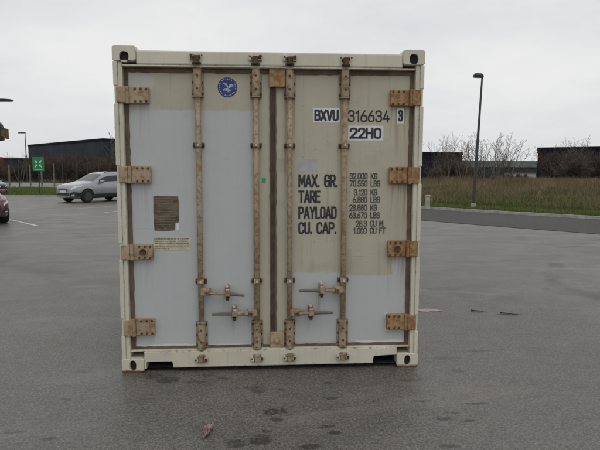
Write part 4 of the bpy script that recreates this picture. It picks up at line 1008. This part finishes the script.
# green assembly-point sign: four pale arrows pointing in to the middle
b = on_ground(39.5, 194.0, .06); sc = at(38.3, 164, b.y)
root = thing('assembly_sign', 'square green sign with pale arrows on a dark post in the grass strip', 'sign', (b.x, b.y, .06))
sx_, sz_ = sc.x-b.x, sc.z-.06
bm = BM(); tube(bm, (0, .04, -.05), (0, .04, sz_+.1), .035, None, 10); obj('post', bm, 'fence_dark', root)
bm = BM(); box(bm, sx_-.40, sx_+.40, -.02, 0, sz_-.50, sz_+.48, .01); sg = obj('panel', bm, 'sign_green', root)
bm = BM()
for a in range(4):
    c, s = math.cos(R(45+90*a)), math.sin(R(45+90*a))
    for tri in ([(.08, 0), (.19, .11), (.19, -.11)], [(.18, .035), (.34, .035), (.34, -.035), (.18, -.035)]):
        f = [(sx_+x*c-y*s, sz_+.02+x*s+y*c) for x, y in tri]; prism_y(bm, f, -.0245 if len(tri) == 3 else -.0255, -.0205)
prism_y(bm, [(sx_-.28, sz_-.40), (sx_+.28, sz_-.40), (sx_+.28, sz_-.36), (sx_-.28, sz_-.36)], -.0245, -.0205)
obj('sign_marks', bm, 'sign_white', sg)
# pale slab lying in the grass
b = on_ground(49.5, 187.2, .06)
bm = BM(); prism_z(bm, [(-.9, -.25), (.1, -.3), (.95, -.1), (.8, .25), (-.2, .3), (-.7, .2)], 0, .22); bmesh.ops.bevel(bm, geom=bm.edges[:], offset=.03, segments=2, affect='EDGES')
for v in bm.verts: v.co.z *= .75+.35*(v.co.x+1)/2
o = obj('stone_slab', bm, 'white_wall', None, (b.x, b.y, .07)); tag(o, 'pale stone slab lying on the grass between the green sign and the silver car', 'slab')
# scrap of pinkish paper and a chalky pink patch on the asphalt
b = on_ground(205, 433)
bm = BM(); r = random.Random(3); n = 9
g = [[bm.verts.new((-.03+.06*i/n+r.uniform(-.006, .006)+.02*j/n, -.10+.20*j/n+r.uniform(-.006, .006), .008+abs(r.gauss(0, .012)))) for i in range(n+1)] for j in range(n+1)]
for j in range(n):
    for i in range(n):
        if (i-4.5)**2/20+(j-4.5)**2/26 < 1+r.uniform(-.3, .1): bm.faces.new((g[j][i], g[j][i+1], g[j+1][i+1], g[j+1][i]))
bmesh.ops.delete(bm, geom=[v for v in bm.verts if not v.link_faces], context='VERTS')
o = obj('paper_scrap', bm, 'pink', None, (b.x, b.y, .002)); tag(o, 'crumpled pinkish scrap lying on the asphalt in front of the container', 'litter')
b = on_ground(428, 310.5)
r = random.Random(8)
sheet('ground_stain', [(b.x+.17*math.cos(a)*r.uniform(.7, 1.1), b.y+.075*math.sin(a)*r.uniform(.7, 1.1)) for a in [2*math.pi*i/22 for i in range(22)]], .004, 'pink_pale')
for px, py, ln, an in ((509, 314.5, .20, -.6), (477, 311.5, .14, -.5)):
    b = on_ground(px, py); bm = BM(); tube(bm, (-ln/2, 0, .010), (ln/2, 0, .011), .007, .004, 7)
    o = obj('stick', bm, 'seal_dark', None, (b.x, b.y, 0), an); tag(o, 'longer dark stick lying on the asphalt right of the container' if ln > .17 else 'shorter dark stick lying on the asphalt nearer the container', 'stick')

# ------------------------------------------------------------------ cars
def interp(tab, x):
    xs = [a for a, _ in tab]; ys = [b for _, b in tab]; return float(np.interp(x, xs, ys))
def smooth_tab(tab, w=.07):
    xs = np.linspace(tab[0][0], tab[-1][0], 240); ys = np.interp(xs, [a for a, _ in tab], [b for _, b in tab])
    k = max(1, int(w/(xs[1]-xs[0]))); ker = np.ones(2*k+1)/(2*k+1); yp = np.interp(np.arange(-k, len(xs)+k), np.arange(len(xs)), ys)
    return list(zip(xs, np.convolve(yp, ker, 'valid')))
def build_car(kind, paint, label, cat, loc, heading, rimmat='rim'):
    if kind == 'suv':
        Ln, wd, wb, fo, wr = 4.58, .90, 2.67, .86, .355
        top = smooth_tab([(0, .70), (.04, .86), (.15, .93), (.6, 1.02), (1.22, 1.10), (2.02, 1.54), (2.35, 1.62), (2.9, 1.655), (3.7, 1.62), (4.15, 1.54), (4.5, 1.08), (4.55, .98), (4.58, .72)], .08)
        belt = smooth_tab([(0, .64), (.04, .78), (.15, .86), (.6, .95), (1.22, 1.03), (2, 1.05), (3.5, 1.10), (4.3, 1.12), (4.5, 1.0), (4.58, .68)], .08)
        cab = (1.22, 2.05, 4.1, 4.5)
    else:
        Ln, wd, wb, fo, wr = 4.05, .85, 2.5, .8, .305
        top = smooth_tab([(0, .58), (.04, .72), (.15, .78), (.6, .88), (1.05, .95), (1.85, 1.38), (2.2, 1.45), (2.7, 1.46), (3.3, 1.42), (3.7, 1.2), (3.95, .95), (4.05, .6)], .08)
        belt = smooth_tab([(0, .54), (.04, .66), (.15, .73), (.6, .82), (1.05, .88), (2, .92), (3.3, .96), (3.8, .92), (4.05, .56)], .08)
        cab = (1.05, 1.88, 3.3, 3.95)
    hw = smooth_tab([(0, wd*.58), (.06, wd*.74), (.2, wd*.89), (.5, wd*.98), (.9, wd), (Ln-.8, wd), (Ln-.3, wd*.95), (Ln-.08, wd*.86), (Ln, wd*.76)], .06)
    roofw = [(0, .90), (cab[0], .92), (cab[1], .72), (cab[2], .70), (cab[3], .82), (Ln, .86)]
    low = smooth_tab([(0, .30), (.3, .22), (.6, .21), (Ln-.5, .24), (Ln, .36)], .08)
    def sec(x):
        w = interp(hw, x); zt = interp(top, x); zb = interp(belt, x); zl = interp(low, x); wrf = w*interp(roofw, x)
        zb = min(zb, zt-.03); dz = zt-zb; e = min(.07, dz*.5)
        return [(0, zl), (w*.86, zl), (w*.955, zl+.07), (w*.99, zl+(zb-zl)*.38), (w, zl+(zb-zl)*.62), (w*.985, zl+(zb-zl)*.85), (w*.955, zb), (wrf+(w*.955-wrf)*.18, zb+(dz-e)*.85), (wrf*.96, zt-e*.45), (wrf*.82, zt-e*.1), (wrf*.4, zt+.012), (0, zt+.016)]
    def S(x, u, sd, off=0):
        def pt(x, u):
            q = sec(x); i = min(int(u), len(q)-2); f = u-i; return Vector((Ln/2-x, sd*(q[i][0]*(1-f)+q[i+1][0]*f), q[i][1]*(1-f)+q[i+1][1]*f))
        p = pt(x, u)
        if off:
            a = pt(min(x+.02, Ln), u)-pt(max(x-.02, 0), u); b_ = pt(x, min(u+.15, 10.99))-pt(x, max(u-.15, 0)); n = a.cross(b_)
            if n.length > 1e-9:
                n.normalize()
                c = Vector((0 if 0 < x-0 else 0, 0, .7))
                if n.dot(Vector((0, p.y, p.z-.7))) < 0: n = -n
                p = p+n*off
        return p
    root = thing('parked_car', label, cat, loc, heading)
    bm = BM(); X = sorted(set(np.round(np.concatenate([np.linspace(0, .6, 13), np.linspace(.6, Ln-.4, 44), np.linspace(Ln-.4, Ln, 9)]), 3)))
    rings = []
    for x in X:
        q = sec(x); ring = [(a, b_) for a, b_ in q]+[(-a, b_) for a, b_ in q[-2:0:-1]]; rings.append([bm.verts.new((Ln/2-x, a, b_)) for a, b_ in ring])
    K = len(rings[0])
    for A, B in zip(rings, rings[1:]):
        for i in range(K): bm.faces.new((A[i], A[(i+1) % K], B[(i+1) % K], B[i]))
    bm.faces.new(rings[0]); bm.faces.new(rings[-1][::-1])
    body = obj('body', bm, paint, root, smooth=True)
    wx = [Ln/2-fo, Ln/2-fo-wb]
    for x in wx:                                       # wheel arches cut through the body
        cb = BM(); tube(cb, (x, -2, wr+.01), (x, -wd+.28, wr+.01), wr+.055, None, 36); tube(cb, (x, wd-.28, wr+.01), (x, 2, wr+.01), wr+.055, None, 36)
        c = obj('cut', cb, 'black_plastic'); bpy.context.view_layer.update()
        md = body.modifiers.new('b', 'BOOLEAN'); md.operation = 'DIFFERENCE'; md.object = c; md.solver = 'EXACT'
        c.parent = root; bpy.context.view_layer.update()
        me = bpy.data.meshes.new_from_object(body.evaluated_get(bpy.context.evaluated_depsgraph_get()))
        body.modifiers.clear(); body.data = me; bpy.data.objects.remove(c)
    for p in body.data.polygons: p.use_smooth = len(p.vertices) <= 4
    if M['black_plastic'].name not in [m_.name for m_ in body.data.materials]: body.data.materials.append(M['black_plastic'])
    def patch(bm, x0, x1, u0, u1, sd, off=.006, nx=10, nu=6, shape=None):
        g = []
        for i in range(nx+1):
            row = []
            for j in range(nu+1):
                x, u = x0+(x1-x0)*i/nx, u0+(u1-u0)*j/nu
                if shape: x, u = shape(i/nx, j/nu)
                row.append(bm.verts.new(S(x, u, sd, off)))
            g.append(row)
        for i in range(nx):
            for j in range(nu): bm.faces.new((g[i][j], g[i+1][j], g[i+1][j+1], g[i][j+1]))
    # glazing
    c0, c1, c2, c3 = cab
    for sd in (-1, 1):
        for a, b_ in ((c0+.42, (c1+c2)/2-.12), ((c1+c2)/2-.04, c2-.38), (c2-.28, c2+.12)):
            bm = BM(); patch(bm, a, b_, 6.12, 6.86, sd, .005, 14, 5); obj('side_window', bm, 'car_glass', root, smooth=True)
    bm = BM()
    for sd in (-1, 1): patch(bm, c0+.08, c1-.08, 8.4, 11, sd, .006, 12, 8)
    bmesh.ops.remove_doubles(bm, verts=bm.verts, dist=.002); obj('windscreen', bm, 'screen_glass', root, smooth=True)
    bm = BM()
    for sd in (-1, 1): patch(bm, c2+.1, c3-.06, 8.4, 11, sd, .006, 8, 8)
    bmesh.ops.remove_doubles(bm, verts=bm.verts, dist=.002); obj('rear_window', bm, 'car_glass', root, smooth=True)
    # lamps, bumper inserts, sills, seams, mirrors, handles
    for sd in (-1, 1):
        bm = BM(); patch(bm, .05, .62, 5.0, 6.1, sd, .008, 12, 6, lambda i, j: (.05+.57*i, 4.95+.5*i+(1.15-.75*i)*j)); obj('headlight', bm, 'lamp_lens', root, smooth=True)
        bm = BM(); patch(bm, .06, .16, 2.5, 2.9, sd, .014, 5, 4); obj('fog_lamp', bm, 'amber' if kind != 'suv' else 'lamp_lens', root, smooth=True)
        bm = BM(); patch(bm, fo+wr+.06, fo+wb-wr-.06, 1.2, 2.7, sd, .008, 20, 5); obj('sill_trim', bm, 'black_plastic', root, smooth=True)
        bm = BM(); patch(bm, Ln-.3, Ln-.05, 5.2, 6.2, sd, .008, 6, 5); obj('tail_light', bm, 'red_coat', root, smooth=True)
        bm = BM()
        for x in (c0+.22, (c1+c2)/2-.08, c2-.30): patch(bm, x, x+.012, 2.7, 6.1, sd, .003, 1, 14)
        obj('door_seam', bm, 'black_plastic', root, smooth=True)
        bm = BM()
        for x in ((c1+c2)/2-.32, c2-.55): patch(bm, x, x+.18, 5.35, 5.6, sd, .02, 4, 2)
        obj('door_handle', bm, paint, root, smooth=True)
        p = S(c0+.52, 6.0, sd); bm = BM(); box(bm, p.x-.07, p.x+.10, min(p.y+sd*.02, p.y+sd*.22), max(p.y+sd*.02, p.y+sd*.22), p.z+.0, p.z+.15, .035, 3); obj('wing_mirror', bm, paint, root, smooth=True)
    for sd in (-1, 1):
        bm = BM(); patch(bm, .012, .5, 2.6, 3.9, sd, .009, 10, 4, lambda i, j: (.0+.5*i**1.3, 2.2+1.7*j*(1-.35*i))); obj('bumper_insert', bm, 'black_plastic', root, smooth=True)
    zl, zb = interp(low, 0), interp(belt, 0); w0 = interp(hw, 0)
    bm = BM(); box(bm, Ln/2-.05, Ln/2+.012, -w0*.92, w0*.92, zl+.1, zl+.24, .015); box(bm, Ln/2-.05, Ln/2+.010, -w0*.6, w0*.6, zb-.07, zb+.02, .01); obj('grille', bm, 'black_plastic', root)
    bm = BM(); box(bm, Ln/2+.0125, Ln/2+.02, -.26, .26, zl+.25, zl+.36, .004); obj('number_plate', bm, 'decal_white', root)
    if kind == 'suv':
        bm = BM()
        for sd in (-1, 1):
            pts = [S(c1+.15+k*.25, 9.0, sd, .03) for k in range(8)]
            for a, b_ in zip(pts, pts[1:]): tube(bm, a, b_, .018, None, 8)
        obj('roof_rails', bm, 'black_plastic', root)
    for x in wx:
        for sd in (-1, 1):
            bm = BM(); lathe_y(bm, [(wr*.62, .0), (wr*.70, -.012), (wr*.93, -.008), (wr, .03), (wr, .18), (wr*.93, .215), (wr*.6, .21)], 32)
            wh = obj('wheel', bm, 'rubber', root, (x, sd*(wd-.005), wr))
            if sd > 0: wh.rotation_euler = (0, 0, math.pi)
            for p in wh.data.polygons: p.use_smooth = True
            bm = BM(); lathe_y(bm, [(wr*.60, -.002), (wr*.64, -.016), (wr*.60, -.012), (wr*.58, .03), (wr*.1, .05)], 32)
            for k in range(5):
                a = 2*math.pi*k/5; c_, s_ = math.cos(a), math.sin(a); pts = [(r_*c_-q*s_, r_*s_+q*c_) for r_, q in ((wr*.08, -.045), (wr*.60, -.028), (wr*.60, .028), (wr*.08, .045))]; prism_y(bm, pts, -.012+.001*k*.1, .02)
            lathe_y(bm, [(.03, -.02), (.045, -.0135), (.05, .0)], 14)
            obj('rim', bm, rimmat, wh)
    return root
def head_loc(corner_xy, heading, Ln, off_fwd, off_side):
    h = Vector((math.cos(heading), math.sin(heading))); s = Vector((-h.y, h.x)); c = Vector(corner_xy)-h*off_fwd-s*off_side; return (c.x, c.y, 0)
# silver SUV: its near front wheel stands at the point seen at (87.5, 202.6)
hd = math.atan2(-.815, -.58)
fwl = on_ground(87.8, 202.7)
build_car('suv', 'car_silver', 'silver off-roader car parked left of the container, nose to the left', 'car', head_loc((fwl.x, fwl.y), hd, 4.58, 4.58/2-.86, .85), hd)
hd = math.atan2(-.77, .64); c = on_ground(7.0, 224.5)
build_car('small', 'car_red', 'dark red car cut off by the left edge, its front corner in view', 'car', head_loc((c.x, c.y), hd, 4.05, 1.92, .66), hd)
hd = math.atan2(-.70, .72); c = on_ground(6.8, 195.2)
build_car('small', 'car_blue', 'dark blue car at the left edge beyond the red one, by the grass', 'car', head_loc((c.x, c.y), hd, 4.05, 1.92, .66), hd)

# ------------------------------------------------------------------ dark pole with arm at the left edge
Y = 17; p = at(-24, 172, Y); tip = at(12.2, 100.5, Y); lum = at(4, 131, Y)
root = thing('equipment_pole', 'dark pole at the left edge with a flat arm tip and brown lamp housing', 'pole', (p.x, p.y, 0))
bm = BM(); tube(bm, (0, 0, 0), (0, 0, tip.z+.12), .09, .07, 12); box(bm, -.18, .18, -.18, .18, -.02, .04, .01); obj('pole', bm, 'pole_black', root)
xt = tip.x-p.x; zt = tip.z; s1 = 1/25.0
bm = BM(); prism_y(bm, [(-.3, zt-.055), (xt-.06, zt-.035), (xt, zt-.01), (xt, zt+.035), (xt-.25, zt+.05), (-.3, zt+.075)], -.14, .14); bmesh.ops.bevel(bm, geom=bm.edges[:], offset=.012, segments=2, affect='EDGES'); obj('arm', bm, 'pole_black', root)
lx, lz = lum.x-p.x, lum.z; k = 21.2/530.0
def lp(px, py): q = at(px, py, Y); return (q.x-p.x, q.z)
bm = BM(); prism_y(bm, [lp(-6, 124), lp(-.5, 122.2), lp(1.8, 125), lp(2.2, 128.8), lp(5.2, 128.2), lp(5.5, 133), lp(3.2, 135.2), lp(3.4, 140.5), lp(-2, 141), lp(-6, 138)], -.12, .12); bmesh.ops.bevel(bm, geom=bm.edges[:], offset=.015, segments=2, affect='EDGES'); obj('bracket', bm, 'pole_black', root)
bm = BM(); prism_y(bm, [lp(3.0, 129.4), lp(7.4, 128.8), lp(8.0, 139.2), lp(5.4, 138.0), lp(4.6, 136.4), lp(2.2, 136.0)], -.155, .10); bmesh.ops.bevel(bm, geom=bm.edges[:], offset=.012, segments=2, affect='EDGES'); obj('lamp_housing', bm, 'brown_metal', root)
a = lp(-6, 131); bm = BM(); tube(bm, (0, 0, a[1]), (a[0]+.05, 0, a[1]), .05, None, 10); obj('strut', bm, 'pole_black', root)
